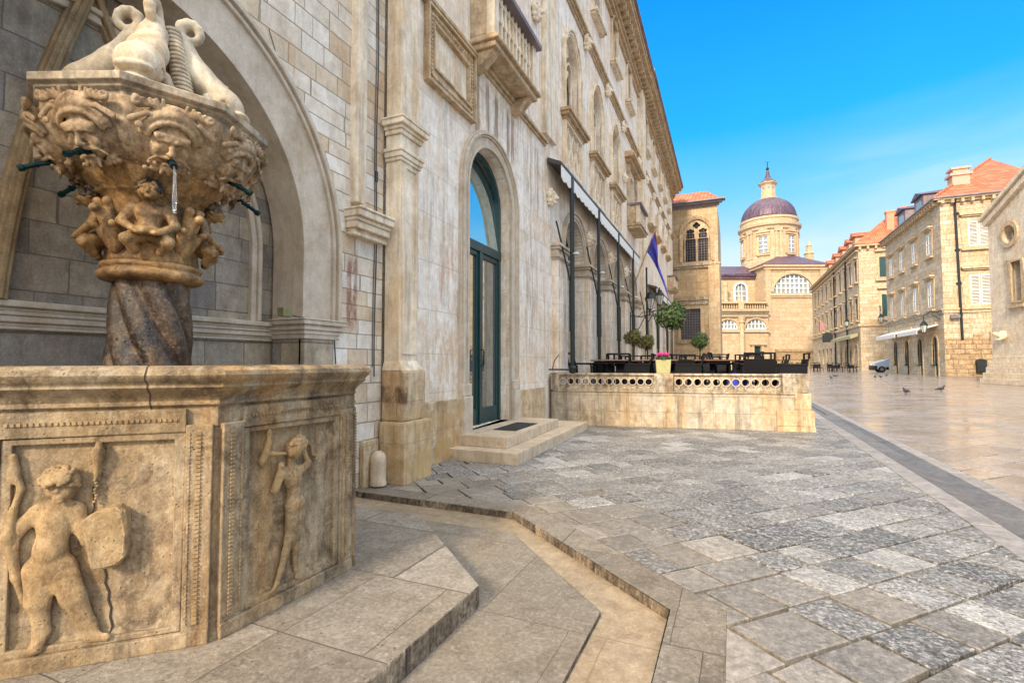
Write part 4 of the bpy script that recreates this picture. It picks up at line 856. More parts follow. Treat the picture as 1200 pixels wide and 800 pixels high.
m=pmb(); m.wall([(U0,-.1),(U1,-.1),(U1,14.35),(U0,14.35)],holes,0,.38); m.build('facade_wall',M['palace'],palace)
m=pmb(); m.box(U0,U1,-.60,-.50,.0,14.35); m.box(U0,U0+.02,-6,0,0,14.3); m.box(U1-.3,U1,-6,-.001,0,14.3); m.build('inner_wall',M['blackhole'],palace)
for a,b_ in ((U0,DU-DR-.14),(DU+DR+.14,9.75)): m=pmb(); m.box(a,b_,0,.05,-.1,.80); m.build('plinth',M['plinth'],palace,bevel=.012)
# great pilaster on its pedestal
m=pmb(); m.box(4.42,4.97,0,.34,-.1,.66); m.box(4.46,4.90,0,.29,.66,1.22); m.build('pilaster_pedestal',M['plinth'],palace,bevel=.03,seg=2)
m=pmb(); m.box(4.50,4.86,0,.20,1.20,3.62); m.box(4.50,4.86,0,.20,4.02,13.6); 
m.loft([[(4.46,0,1.215),(4.90,0,1.215),(4.90,.27,1.215),(4.46,.27,1.215)],[(4.50,0,1.32),(4.86,0,1.32),(4.86,.21,1.32),(4.50,.21,1.32)]])
m.build('pilaster_shaft',M['palace_trim'],palace,bevel=.008)
m=pmb(); m.band([(4.56,1.4),(4.80,1.4),(4.80,3.5),(4.56,3.5)],-.012,.012,.19,.215,closed=True); m.build('pilaster_panel',M['palace_trim'],palace)
m=pmb()
for z0,z1,e in ((3.56,3.60,.02),(3.60,3.66,.035),(3.66,3.70,.05),(3.70,3.86,.005),(3.86,3.91,.03),(3.91,3.95,.05),(3.95,4.01,.085),(4.01,4.035,.095)): m.box(4.50-e,4.86+e,0,.20+e,z0,z1)
m.build('pilaster_capital',M['palace_trim'],palace,bevel=.006,seg=1)
# doorway surround, leaves and fanlight
m=pmb(); P=arch(DU,.28,DZ,DR,0,22)
for a_,b_,w_ in ((.0,.05,.045),(.05,.17,.03),(.17,.20,.06),(.20,.24,.085),(.24,.27,.05)): m.band(P,a_,b_,-.02,w_)
m.build('doorway_surround',M['arch'],palace,bevel=.005,seg=1)
m=pmb()
for s_ in (-1,1): 
    m=pmb(); a,b_=sorted((DU+s_*(DR+.0),DU+s_*(DR+.26))); m.box(a,b_,0,.11,.28,.82); m.box(a,b_,0,.09,.82,1.0); m.build('doorway_base',M['arch'],palace,bevel=.02)
dr=m=pmb(); W=-.22
m.band(arch(DU,.30,DZ,DR,0,22),-.075,-.002,W-.05,W+.04); m.box(DU-DR,DU+DR,W-.05,W+.05,3.12,3.27); m.box(DU-.045,DU+.045,W-.04,W+.055,.32,3.12)
door=m.build('door_frame',M['green'],palace,bevel=.006,seg=1)
for s_ in (-1,1):
    m=pmb(); a,b_=sorted((DU+s_*.045,DU+s_*(DR-.075))); 
    for q in ((a,a+.07,.32,3.12),(b_-.07,b_,.32,3.12),(a+.07,b_-.07,.32,.56),(a+.07,b_-.07,3.04,3.12)): m.box(q[0],q[1],W-.03,W+.02,q[2],q[3])
    lf=m.build('door_leaf',M['green'],door,bevel=.008,seg=1)
m=pmb(); m.box(DU-DR+.07,DU+DR-.07,W-.025,W-.015,.5,3.1); m.build('door_glass',M['glass'],door)
m=pmb(); q=arch(DU,3.24,DZ,DR-.06,0,18); m.wall(q,[],W+.03,.01); m.v=[tuple(Vector(v)-fP.w*(v[2]-3.24)*.085) for v in m.v]; m.build('fanlight',M['fan'],door)
m=pmb(); m.tube([(DU-.02,W+.06,1.25),(DU-.02,W+.11,1.27),(DU-.02,W+.11,1.5),(DU-.02,W+.06,1.52)],.012); m.build('door_handle',M['iron'],door)
# carved plaque frame
m=pmb(); q=[(5.26,4.94),(6.55,4.94),(6.55,5.94),(5.26,5.94)]
m.band(q,-.02,.02,-.01,.09,closed=True); m.band(q,.02,.16,-.01,.045,closed=True); m.band(q,.16,.19,-.01,.075,closed=True); pf=m.build('plaque_frame',M['trim'],palace,bevel=.006,seg=1)
m=pmb()
for k in range(22):
    for z in (5.03,5.85): m.lathe([(.0,0)],(0,0),3) if 0 else None
for (a,b_) in ((q[0],q[1]),(q[1],q[2]),(q[2],q[3]),(q[3],q[0])):
    Ln=math.hypot(b_[0]-a[0],b_[1]-a[1]); n=int(Ln/.055); dx,dz=(b_[0]-a[0])/Ln,(b_[1]-a[1])/Ln
    for k in range(2,n-1):
        cx_,cz_=a[0]+dx*k*Ln/n-dz*.09,a[1]+dz*k*Ln/n+dx*.09; m.box(cx_-.017,cx_+.017,.04,.07,cz_-.017,cz_+.017)
m.band(q,.075,.105,.038,.055,closed=True); m.build('plaque_ornament',M['trim'],pf,bevel=.006,seg=1)
m=pmb(); m.box(5.45,6.36,-.01,.012,5.13,5.75); m.build('plaque_panel',M['palace_trim'],palace)
# string courses
m=pmb(); m.box(4.5,9.9,0,.05,5.93,5.97); m.box(4.5,9.9,0,.10,5.97,6.03); m.build('string_course',M['trim'],palace,bevel=.01,seg=1)
m=pmb(); m.box(4.5,U1,0,.06,10.42,10.50); m.box(4.5,U1,0,.13,10.50,10.60); m.box(4.5,U1,0,.05,10.30,10.34); m.build('string_course',M['trim'],palace,bevel=.015,seg=1)
# flat pilasters between the bays
m=pmb(); m.box(9.72,10.42,0,.10,6.15,10.30); m.box(9.72,10.42,0,.10,10.62,13.6); m.build('flat_pilaster',M['palace_trim'],palace,bevel=.01)
m=pmb(); m.box(22.6,23.5,0,.22,.6,13.7); m.build('flat_pilaster',M['palace_trim'],palace,bevel=.01)
# gothic windows
def ring_band(m,u,z,r0,r1,w0,w1,n=24): m.band(circ(u,z,(r0+r1)/2,n),-(r1-r0)/2,(r1-r0)/2,w0,w1,closed=True)
for i,(u,z0,zs,r) in enumerate(win):
    P=arch(u,z0,zs,r,.35,12); m=pmb()
    for a_,b_,w_ in ((.0,.05,.03),(.05,.12,.06),(.12,.16,.10),(.16,.20,.05)): m.band(P,a_,b_,-.03,w_)
    wi=m.build('gothic_window',M['palace_trim'],palace,bevel=.006,seg=1)
    m=pmb(); h=r*.5; 
    m.band(arch(u-h,zs-.1,zs,h*.93,.3,8),-.045,.02,-.26,-.14); m.band(arch(u+h,zs-.1,zs,h*.93,.3,8),-.045,.02,-.26,-.14)
    ring_band(m,u,zs+r*.92,r*.20,r*.34,-.25,-.13); 
    for k in range(4): ring_band(m,u+r*.13*math.cos(PI/4+k*PI/2),zs+r*.92+r*.13*math.sin(PI/4+k*PI/2),r*.07,r*.12,-.24,-.15,10)
    m.build('tracery',M['palace_trim'],wi)
    m=pmb(); m.lathe([(.10,z0+.02),(.10,z0+.10),(.075,z0+.14),(.065,z0+.18),(.06,zs-.32),(.06,zs-.30),(.08,zs-.28),(.065,zs-.25),(.11,zs-.12),(.12,zs-.10),(.12,zs-.04)],(u,-.20),14)
    for s_ in (-1,1): m.lathe([(.05,z0+.02),(.05,zs-.30),(.08,zs-.12),(.09,zs-.04)],(u+s_*(r-.05),-.20),10)
    m.build('window_column',M['palace_trim'],wi,smooth=True,auto=R(50))
    m=pmb(); m.wall(arch(u,z0,zs,r+.01,.35,8),[],-.36,.01); m.build('pane',M['pane_grey'],wi)
    m=pmb(); m.box(u-r-.32,u+r+.32,0,.26,z0-.10,z0-.02); m.box(u-r-.28,u+r+.28,0,.20,z0-.17,z0-.10); m.box(u-r-.20,u+r+.20,0,.12,z0-.24,z0-.17); m.build('sill',M['trim'],wi,bevel=.01)
    if i<3:
        m=pmb(); zz=6.0; zt=z0-.24; m.band([(u-r-.12,zz),(u+r+.12,zz),(u+r+.12,zt),(u-r-.12,zt)],-.05,.05,0,.10,closed=True)
        for k in range(3):
            c_=u-.44+.44*k; s2=.20; m.band([(c_,zz+.12),(c_+s2,(zz+zt)/2),(c_,zt-.12),(c_-s2,(zz+zt)/2)],-.02,.02,0,.055,closed=True)
        m.build('apron_panel',M['palace_trim'],wi,bevel=.008,seg=1)
for u,z0,zs,r in top:
    P=arch(u,z0,zs,r,.25,8); m=pmb()
    for a_,b_,w_ in ((.0,.06,.04),(.06,.11,.09)): m.band(P,a_,b_,-.03,w_)
    wi=m.build('upper_window',M['palace_trim'],palace,bevel=.006,seg=1)
    m=pmb(); m.lathe([(.07,z0),(.05,z0+.1),(.045,zs-.2),(.08,zs-.05)],(u,-.20),10); h=r*.5
    for s_ in (-1,1): m.band(arch(u+s_*h,zs-.05,zs,h*.92,.3,6),-.03,.02,-.25,-.15)
    m.build('tracery',M['palace_trim'],wi)
    m=pmb(); m.wall(arch(u,z0,zs,r+.01,.25,6),[],-.36,.01); m.build('pane',M['pane_grey'],wi)
    m=pmb(); m.box(u-r-.25,u+r+.25,0,.22,z0-.10,z0-.02); m.box(u-r-.2,u+r+.2,0,.14,z0-.17,z0-.10); m.build('sill',M['palace_trim'],wi,bevel=.01)
# hooded window of the middle bay with its own small balcony
m=pmb(); m.box(19.65,19.85,0,.12,6.9,9.2); m.box(21.45,21.65,0,.12,6.9,9.2); m.box(19.4,21.9,0,.22,9.2,9.32); m.box(19.25,22.05,0,.40,9.32,9.45); m.box(19.3,22.0,0,.32,9.45,9.56)
hw=m.build('hooded_window',M['trim'],palace,bevel=.015,seg=1)
m=pmb(); m.lathe([(.09,6.95),(.06,7.1),(.055,8.1),(.11,8.25)],(20.65,-.18),12)
for s_ in (-1,1): m.band(arch(20.65+s_*.35,8.15,8.3,.32,.3,8),-.05,.03,-.25,-.12)
m.build('tracery',M['palace_trim'],hw)
m=pmb(); m.box(19.95,21.35,-.34,-.33,6.95,8.95); m.build('pane',M['pane'],hw)
def balcony(u0,u1,z0,z1,pr,name='balcony',slab=.26):
    m=pmb(); m.box(u0,u1,0,pr,z0,z0+slab*.45); m.box(u0-.05,u1+.05,0,pr+.06,z0+slab*.45,z0+slab*.75); m.box(u0-.02,u1+.02,0,pr+.02,z0+slab*.75,z0+slab)
    bl=m.build(name,M['trim'],palace,bevel=.02,seg=2)
    m=pmb(); zb=z0+slab
    m.box(u0,u0+.16,pr-.18,pr-.02,zb,z1); m.box(u1-.16,u1,pr-.18,pr-.02,zb,z1)
    n=max(5,int((u1-u0-.3)/.145)); st=(u1-u0-.32)/n
    for k in range(n):
        uc=u0+.16+st*(k+.5); H_=z1-zb
        m.box(uc-.024,uc+.024,pr-.12,pr-.06,zb,z1)
        for zc in (zb+H_*.5,):
            m.box(uc-st*.36,uc+st*.36,pr-.125,pr-.055,zc-.035,zc+.035); m.loft([[(uc-.05,pr-.13,zc),(uc,pr-.13,zc+.10),(uc+.05,pr-.13,zc),(uc,pr-.13,zc-.10)],[(uc-.05,pr-.05,zc),(uc,pr-.05,zc+.10),(uc+.05,pr-.05,zc),(uc,pr-.05,zc-.10)]])
        m.band(arch(uc+st*.5,z1-.14,z1-.14,st*.36,0,6),-.02,.02,pr-.12,pr-.06) if k<n-1 else None
    m.build('balustrade',M['palace_trim'],bl,bevel=.008,seg=1)
    for a,b_ in ((u0-.02,u0+.10),(u1-.10,u1+.02)): m=pmb(); m.box(a,b_,0,pr-.15,zb,z1-.02); m.build('side_panel',M['trim'],bl,bevel=.01)
    m=pmb(); m.box(u0-.07,u1+.07,pr-.22,pr+.07,z1,z1+.09); m.box(u0-.07,u0+.16,0,pr-.2,z1,z1+.09); m.box(u1-.16,u1+.07,0,pr-.2,z1,z1+.09); m.build('handrail',M['lead'],bl,bevel=.012)
    return bl
bl=balcony(6.52,8.32,6.04,7.02,.42,'balcony',.20)
for uc in (6.68,8.16):
    m=pmb(); m.loft([[(uc-.11,0,5.78),(uc+.11,0,5.78),(uc+.11,.16,5.84),(uc-.11,.16,5.84)],[(uc-.11,0,6.04),(uc+.11,0,6.04),(uc+.11,.36,6.04),(uc-.11,.36,6.04)]]); m.build('bracket',M['trim'],bl,bevel=.02)
balcony(19.7,21.5,6.60,7.50,.50,'balcony',.22)
bl2=balcony(34.3,36.4,6.1,7.0,.5,'balcony',.22)
# loggia piers, capitals, arch mouldings
for u in ARC:
    m=pmb(); P=arch(u,3.95,3.95,.93,0,18)
    for a_,b_,w_ in ((.0,.06,.04),(.06,.14,.07),(.14,.18,.12)): m.band(P,a_,b_,-.3,w_)
    m.build('loggia_arch',M['arch'],palace,bevel=.006,seg=1)
for k,u in enumerate([10.75]+[x+1.35 for x in ARC]):
    m=pmb(); w2=.43 if k else .40
    m.box(u-w2+.03,u+w2-.03,-.75,.13,.6,3.60); m.box(u-w2+.12,u+w2-.12,.13,.16,1.0,3.5); m.build('loggia_pier',M['palace'],palace,bevel=.015)
    m=pmb()
    for z0,z1,e in ((3.58,3.62,.02),(3.62,3.68,.05),(3.68,3.80,.01),(3.80,3.86,.06),(3.86,3.93,.10)): m.box(u-w2-e,u+w2+e,-.8,.13+e,z0,z1)
    m.build('pier_capital',M['arch'],palace,bevel=.01,seg=1)
# carved heads between arches and along the upper string course
def headmesh():
    o=[('e',(0,.07,0),(.13,.13,.17),.02),('c',(0,.17,.02),(0,.23,-.05),.03,.045,.02),('e',(-.06,.15,.06),(.05,.05,.03),.02),('e',(.06,.15,.06),(.05,.05,.03),.02),('-e',(0,.22,-.10),(.05,.05,.02),.01),('e',(0,.15,-.15),(.07,.06,.04),.02)]
    rn=random.Random(2)
    for i in range(26):
        a=rn.uniform(0,2*PI); o.append(('e',(.15*math.cos(a),.05+rn.uniform(-.03,.05),.19*math.sin(a)),(.04,.05,.04),.015))
    return sculpt(o,(-.24,-.06,-.28),(.24,.32,.28),.016)
HV,HF=headmesh()
for u,z in [(13.45,4.75),(16.15,4.75),(18.85,4.75)]+[(x,10.25) for x in (10.6,13.29,15.97,18.7,22.3,24.7,27.3,30.0,32.7,35.4)]:
    carve('carved_head',HV*1.0,HF,M['palace_trim'],palace,Fr(tuple(fP(u,0,0))[:2],u_,(math.cos(al),math.sin(al))).__class__ and FrZ(Fr(tuple(fP(u,0,0))[:2],u_,(math.cos(al),math.sin(al))),z))
for u,z in ((9.25,8.45),(18.9,8.35),(10.15,4.9)):
    carve('carved_head',HV*.9,HF,M['palace_trim'],palace,FrZ(Fr(tuple(fP(u,0,0))[:2],u_,(math.cos(al),math.sin(al))),z))
# cornice with brackets, roof edge
for (a,b_,z,pr) in ((4.4,22.4,13.55,.62),(22.4,U1+.3,13.55,.66)):
    m=pmb(); m.box(a,b_,0,.16,z,z+.12); m.box(a,b_,0,.10,z-.25,z-.18); m.box(a,b_,0,.24,z+.12,z+.20)
    m.box(a,b_,0,pr,z+.48,z+.60); m.box(a,b_,0,pr+.06,z+.60,z+.68); m.build('cornice',M['trim'],palace,bevel=.015,seg=1)
    x=a+.15
    while x<b_-.1: m=pmb(); m.box(x,x+.16,.0,pr-.14,z+.20,z+.48); m.build('cornice_bracket',M['trim'],palace); x+=.42
    m=pmb(); m.box(a,b_,-.3,pr+.12,z+.68,z+.76); m.loft([[(a,pr+.14,z+.74),(b_,pr+.14,z+.74),(b_,-4,z+2.4),(a,-4,z+2.4)],[(a,pr+.14,z+.84),(b_,pr+.14,z+.84),(b_,-4,z+2.5),(a,-4,z+2.5)]]); m.build('roof_edge',M['lead'],palace)
# awnings: dark cover box, pale scalloped valance
def awning(u0,u1,z,pr,label):
    r_=root('awning',label,'awning',tuple(fP((u0+u1)/2,0,z)),'awnings along the palace')
    m=pmb(); m.loft([[(u0,.02,z+.22),(u1,.02,z+.22),(u1,.02,z+.12),(u0,.02,z+.12)],[(u0,pr,z+.08),(u1,pr,z+.08),(u1,pr,z-.02),(u0,pr,z-.02)]]); m.build('cover',M['awn_top'],r_,bevel=.01)
    m=pmb(); n=int((u1-u0)/.09)
    top_=[(u0+(u1-u0)*k/n,z) for k in range(n+1)]; bot=[(u0+(u1-u0)*k/n,z-.26-.06*abs(math.sin(k*PI/4))) for k in range(n+1)]
    m.wall(top_[::-1]+bot,[],pr+.005,.012); m.wall([(0,0)],[]) if 0 else None
    m.build('valance',M['white'],r_)
    m=pmb(); m.tube([(u0,pr-.02,z-.0),(u1,pr-.02,z-.0)],.03); m.build('front_bar',M['iron'],r_)
    return r_
awning(10.0,20.6,5.52,.34,'long dark awning with pale scalloped valance over the nearer loggia arches')
awning(25.0,34.8,4.95,.45,'awning farther along the palace, white valance, beyond the hanging flag')
# door steps and grating
st=root('door_steps','two cream stone steps in front of the tall dark green door','steps',tuple(fP(7.7,.5,0)))
m=MB(); a=[fP(5.80,0,0),fP(9.62,0,0)]
def quad(m,pts,z0,z1): m.slab(pts,z0,z1)
m=MB(); quad(m,[(-3.62,5.86),(-2.54,5.87),(-2.66,9.6),(-3.66,9.6)],-.02,.15); m.build('lower_step',M['step'],st,bevel=.012)
m=MB(); quad(m,[(-3.62,6.12),(-2.79,6.12),(-2.90,8.55),(-3.85,8.55)],.15,.30); m.build('upper_step',M['step'],st,bevel=.012)
m=MB(); quad(m,[(-3.32,6.75),(-2.95,6.75),(-2.98,7.75),(-3.36,7.75)],.30,.306); props(m.build('foot_grating',M['mat'],None),'dark rectangular foot grating lying on the upper doorstep','grating')
# ================================================================== TERRACE
TA=Vector((-3.52,10.08)); TB=Vector((1.27,10.92)); tu=(TB-TA).normalized(); fT=Fr(tuple(TA),tuple(tu),(tu.y,-tu.x)); TL=(TB-TA).length
ter=root('terrace_wall','low blockwork terrace wall topped by a pierced stone balustrade of rings','wall',tuple(fT(TL/2,0,0)))
m=MB(fT); m.box(-.05,TL-.02,-.35,0,-.1,.70); m.build('retaining_wall',M['terrace'],ter,bevel=.008)
m=MB(fT); m.box(-.02,TL-.1,-.33,.03,.70,.735); m.build('coping',M['rail_stone'],ter,bevel=.01)
def TU(px0,px1): pass
S1=(.10,2.05); PI1=(2.05,2.43); S2=(2.43,4.41); PE=(4.41,4.87)
m=MB(fT); m.box(-.06,.12,-.28,.02,.735,1.09); m.build('end_pier',M['rail_stone'],ter,bevel=.01)
m=MB(fT); m.box(PI1[0],PI1[1],-.27,.035,.735,1.085); m.build('middle_pier',M['rail_stone'],ter,bevel=.012)
m=MB(fT); m.box(PE[0],PE[1],-.40,.03,.735,1.09); m.build('end_pier',M['rail_stone'],ter,bevel=.015)
m=MB(fT); m.box(4.62,4.90,-.6,.03,.40,.735-.01); m.box(4.30,4.95,-.65,.04,.10,.40) ; m.box(4.30,4.96,-.66,.05,-.08,.10); m.build('corner_blocks',M['plinth'],ter,bevel=.015)
for (a,b_),n in ((S1,12),(S2,11)):
    hs=[]; stp=(b_-a-.04)/n
    for k in range(n):
        uc=a+.02+stp*(k+.5); r=stp*.39; q=circ(uc,.912,r,18); hs.append(q)
    m=MB(fT); m.wall([(a,.775),(b_,.775),(b_,1.045),(a,1.045)],hs,-.045,.13)
    # back face so it stays solid from the terrace
    m.wall([(a,.775),(b_,.775),(b_,1.045),(a,1.045)],hs,-.175,.0,sides=False)
    bs=m.build('pierced_panel',M['rail_stone'],ter)
    m=MB(fT)
    for k in range(n):
        uc=a+.02+stp*(k+.5); ring_band(m,uc,.912,stp*.385,stp*.495,-.05,-.012,20); m.wall([(uc-.03,.80),(uc,.775),(uc+.03,.80),(uc,.825)],[],-.028,.03)
    m.build('stone_rings',M['step'],bs,bevel=.004,seg=1)
    m=MB(fT); m.box(a,b_,-.21,.0,1.045,1.085); m.box(a,b_,-.2,-.01,.735,.775); m.build('handrail',M['rail_stone'],ter,bevel=.01)
# side of the terrace along the street, and its raised floor
tx=TB.x-.05
m=MB(); m.box(tx-.35,tx,TB.y,30,-.1,.72); m.box(tx-.3,tx-.05,TB.y+.35,30,1.02,1.08)
y=TB.y+.5
while y<30: m.box(tx-.24,tx-.10,y,y+.09,.72,1.02); y+=.30
m.box(tx-.33,tx-.02,29.6,30,.72,1.1); m.build('side_wall',M['terrace'],ter,bevel=.01)
m=MB(); z=.62; i=[m.P(x,y,z) for x,y in ((-3.75,10.12),(tx-.3,10.95),(tx-.3,29.9),(-4.3,29.9))]; m.F(*i); props(m.build('terrace_floor',M['pave_far']),kind='structure')
# posts carrying the awning, dark green, with slanting stays and a glass heater cap
def post(u,w0,z1,label,kind=0):
    r_=root('awning_post',label,'post',tuple(fP(u,w0,.62)),'dark green posts under the awning')
    m=pmb(); m.tube([(u,w0,.62),(u,w0,z1)],.040,10); m.tube([(u,w0,.62),(u,w0,.66)],.12,12); m.build('pole',M['post'],r_,smooth=False)
    m=pmb(); m.tube([(u,w0,2.0),(u,w0,3.1)],.065,10); m.build('sleeve',M['post'],r_)
    m=pmb(); m.tube([(u+.05,w0-.02,3.0),(u-.5,w0-.2,z1-1.1)],.022,6); m.tube([(u,w0,z1-.9),(u+.16,w0,z1-.55),(u+.16,w0,z1)],.02,6); m.build('stay',M['post'],r_)
    m=pmb(); m.lathe([(.02,3.72),(.085,3.73),(.07,3.76),(.03,3.79)],(u,w0+.10),12); m.build('heater_cap',M['lampglass'],r_)
    m=pmb(); m.tube([(u+.30,w0-.05,.62),(u+.30,w0-.05,z1-.1)],.030,6); m.build('rail_pole',M['iron'],r_)
pl=['nearest dark green awning post, beside the first loggia pier','dark green awning post between the first and second loggia arches','dark green awning post between the second and third arches','dark green awning post at the fourth arch, nearest the flag']
for k,(u,l) in enumerate(zip((10.75,13.35,16.1,18.9),pl)): post(u,.34,5.5,l)
for k,(u,l) in enumerate(((21.6,'dark green post at the far end of the long awning'),(25.3,'dark green post at the near end of the farther awning'),(29.5,'thin dark post midway under the farther awning'))): post(u,.45,5.35 if k==0 else 4.9,l)
# flag on its slanting pole
fl=root('flag','blue flag with a red edge hanging from a slanting pole on the palace','flag',tuple(fP(20.9,0,4.45)))
p0=fP(20.9,.02,4.45); p1=fP(20.5,1.0,6.75)
m=MB(); m.tube([tuple(p0),tuple(p1)],.028,8); m.lathe([(.0,p1.z-.02),(.05,p1.z+.03),(.0,p1.z+.09)],(p1.x,p1.y),8); m.build('pole',M['trim'],fl)
def cloth(c0,c1,nm,mat):
    m=MB(); n=12; N=20; g=[]
    for i in range(N+1):
        a=i/N; row=[]
        for j in range(n+1):
            b_=c0+(c1-c0)*j/n; tp=p1.lerp(p0,.03+.38*b_)
            x=tp.x+(.06+1.05*b_)*a**.8*.8+.05*math.sin(b_*8+a*3)*a; y=tp.y+.13*math.sin(b_*10+a*2.2)*(.2+a)+.25*a*b_
            z=tp.z-a*(1.45+.60*b_-.10*math.sin(b_*7))
            row.append(m.P(x,y,z))
        g.append(row)
    for i in range(N):
        for j in range(n): m.F(g[i][j],g[i][j+1],g[i+1][j+1],g[i+1][j])
    o=m.build(nm,mat,fl,smooth=True); s_=o.modifiers.new('t','SOLIDIFY'); s_.thickness=.006; return o
cloth(.16,1,'cloth',M['flag']); cloth(0,.16,'red_stripe',M['flowerred'])
# lanterns on long wall brackets
def lantern_shape(r_,c,s=1.,mat=None):
    x,y,z=c; q=lambda r,zz,n=6,a0=0:[(x+r*s*math.cos(a0+2*PI*k/n),y+r*s*math.sin(a0+2*PI*k/n),z+zz*s) for k in range(n)]
    m=MB(); m.loft([q(.09,0),q(.19,.42)]); g=m.build('glass',mat or M['lampglass'],r_)
    m=MB()
    for k in range(6):
        a=2*PI*k/6; m.tube([(x+.092*s*math.cos(a),y+.092*s*math.sin(a),z),(x+.194*s*math.cos(a),y+.194*s*math.sin(a),z+.42*s)],.012*s,4)
    m.loft([q(.10,-.04,12),q(.10,.0,12)]); m.loft([q(.22,.42,12),q(.21,.45,12),q(.14,.56,12),q(.10,.60,12),q(.10,.66,12),q(.03,.70,12),q(.02,.80,12)]); m.build('cage',M['iron'],r_)
for u,w0,z,l in ((20.1,.78,3.42,'nearer of two glass lanterns on curled iron brackets below the flag'),(22.8,.84,3.88,'farther of two glass lanterns beside the palace, behind its neighbour')):
    c=fP(u,w0,z); r_=root('wall_lantern',l,'lantern',tuple(fP(u,0,z)),'lanterns on the palace')
    lantern_shape(r_,c,.95)
    m=pmb(); m.tube([(u,0,z-.25),(u,.45,z-.30),(u,w0,z-.22),(u,w0,z-.02)],.022,6); m.tube([(u,0,z-.85),(u,.35,z-.75),(u,.6,z-.28)],.016,6); m.tube([(u,.3,z-.32),(u,.5,z-.12),(u,.75,z-.15),(u,.8,z-.28)],.012,6); m.box(u-.06,u+.06,0,.03,z-1.0,z-.1); m.build('bracket',M['iron'],r_)
# projector lamps on a bracket by the first pier
sp=root('spotlight','small dark spotlight clamped low on the wall at the terrace corner','spotlight',(-3.3,10.0,1.1))
m=MB(); m.tube([(-3.58,9.95,1.16),(-3.2,9.93,1.16),(-3.0,9.93,1.15)],.016,6); m.tube([(-3.5,9.95,1.16),(-3.45,9.94,1.35),(-3.35,9.94,1.47)],.010,6); m.build('arm',M['iron'],sp)
m=MB(); m.lathe([(.03,1.08),(.07,1.10),(.085,1.2),(.05,1.24),(.0,1.25)],(-3.05,9.93),12); m.build('head',M['iron'],sp,smooth=True,auto=R(40))
# ------------------------------------------------------------------ café furniture
ZF=.62
def make_chair():
    r_=root('armchair','x','chair',(0,0,0),'black armchairs of the terrace café')
    m=MB(); m.box(-.27,.27,-.24,.26,.36,.43); m.build('seat',M['rattan'],r_,local=True,bevel=.02)
    m=MB(); m.loft([[(-.28,-.25,.40),(.28,-.25,.40),(.28,-.20,.40),(-.28,-.20,.40)],[(-.29,-.32,.76),(.29,-.32,.76),(.29,-.28,.76),(-.29,-.28,.76)]])
    m.box(-.29,-.25,-.34,-.30,.76,.88); m.box(.25,.29,-.34,-.30,.76,.88); m.box(-.29,.29,-.35,-.31,.86,.89); m.build('backrest',M['rattan'],r_,local=True,bevel=.008)
    for s in (-1,1):
        m=MB(); m.box(s*.30-.03,s*.30+.03,-.30,.25,.62,.66); m.box(s*.30-.02,s*.30+.02,-.24,.24,.40,.62); m.build('armrest',M['rattan'],r_,local=True,bevel=.01)
        for t_ in (-.25,.24):
            m=MB(); m.box(s*.29-.025,s*.29+.025,t_-.025,t_+.025,0,.62); m.build('leg',M['rattan'],r_,local=True)
    return r_
def make_frame_chair():
    r_=root('armchair','x','chair',(0,0,0),'black armchairs of the terrace café')
    m=MB(); m.box(-.27,.27,-.24,.26,.38,.44); m.build('seat',M['rattan'],r_,local=True,bevel=.015)
    m=MB(); 
    for x in (-.27,.27): m.tube([(x,-.22,.40),(x,-.34,.90)],.022,6)
    m.tube([(-.27,-.34,.90),(.27,-.34,.90)],.022,6); m.tube([(-.27,-.27,.62),(.27,-.27,.62)],.018,6)
    m.build('backrest',M['rattan'],r_,local=True)
    for s in (-1,1):
        m=MB(); m.tube([(s*.28,-.28,.66),(s*.29,.22,.66),(s*.29,.25,.62)],.022,6); m.build('armrest',M['rattan'],r_,local=True)
        for t_ in (-.24,.25):
            m=MB(); m.tube([(s*.28,t_,0),(s*.28,t_,.62)],.02,6); m.build('leg',M['rattan'],r_,local=True)
    return r_
def make_table():
    r_=root('cafe_table','x','table',(0,0,0),'café tables on the terrace')
    m=MB(); m.box(-.4,.4,-.4,.4,.72,.75); m.build('table_top',M['tabletop'],r_,local=True,bevel=.008)
    m=MB(); m.box(-.05,.05,-.05,.05,.04,.72); m.box(-.25,.25,-.04,.04,0,.04); m.box(-.04,.04,-.25,.25,0,.045); m.box(-.33,.33,-.33,.33,.66,.715); m.build('pedestal',M['rattan'],r_,local=True,bevel=.01)
    return r_
c1,c2,t1=make_chair(),make_frame_chair(),make_table(); uc_=[0,0,0]
def put(kind,x,y,rz,label,z=ZF,group=None):
    src=(c1,c2,t1)[kind]; o=src if uc_[kind]==0 else copy_tree(src); uc_[kind]+=1
    o.location=(x,y,z); o.rotation_euler=(0,0,rz); o['label']=label
    if group: o['group']=group
    return o
sets=[(-2.6,11.35,'beside the nearest awning post'),(-1.55,11.6,'left of the pink flower planter'),(-.45,11.9,'just right of the pink flower planter'),(.45,12.1,'at the street corner of the terrace'),
      (-2.7,13.6,'in the second row near the loggia'),(-1.1,14.0,'in the second row behind the planter'),(.3,14.4,'in the second row near the street'),(-2.4,17.2,'in a far row by the arches'),(-.6,17.4,'in a far row in mid terrace'),(.5,18.2,'in a far row near the street')]
for i,(x,y,l) in enumerate(sets):
    put(2,x,y,R(8),'square brown topped café table '+l)
    side=('left','right','front','back')
    for j,(dx,dy,rz) in enumerate(((-.62,0,-PI/2),(.62,.03,PI/2),(0,-.66,0),(.02,.66,PI))):
        if (i,j) in ((0,2),(1,2)) : continue
        if i==2 and j==2: continue
        put(1 if (i+j)%3==0 or (i==3 and j==0) else 0,x+dx,y+dy,rz+random.uniform(-.25,.25),'black armchair on the %s side of the table %s'%(('left','right','near','far')[j],l))
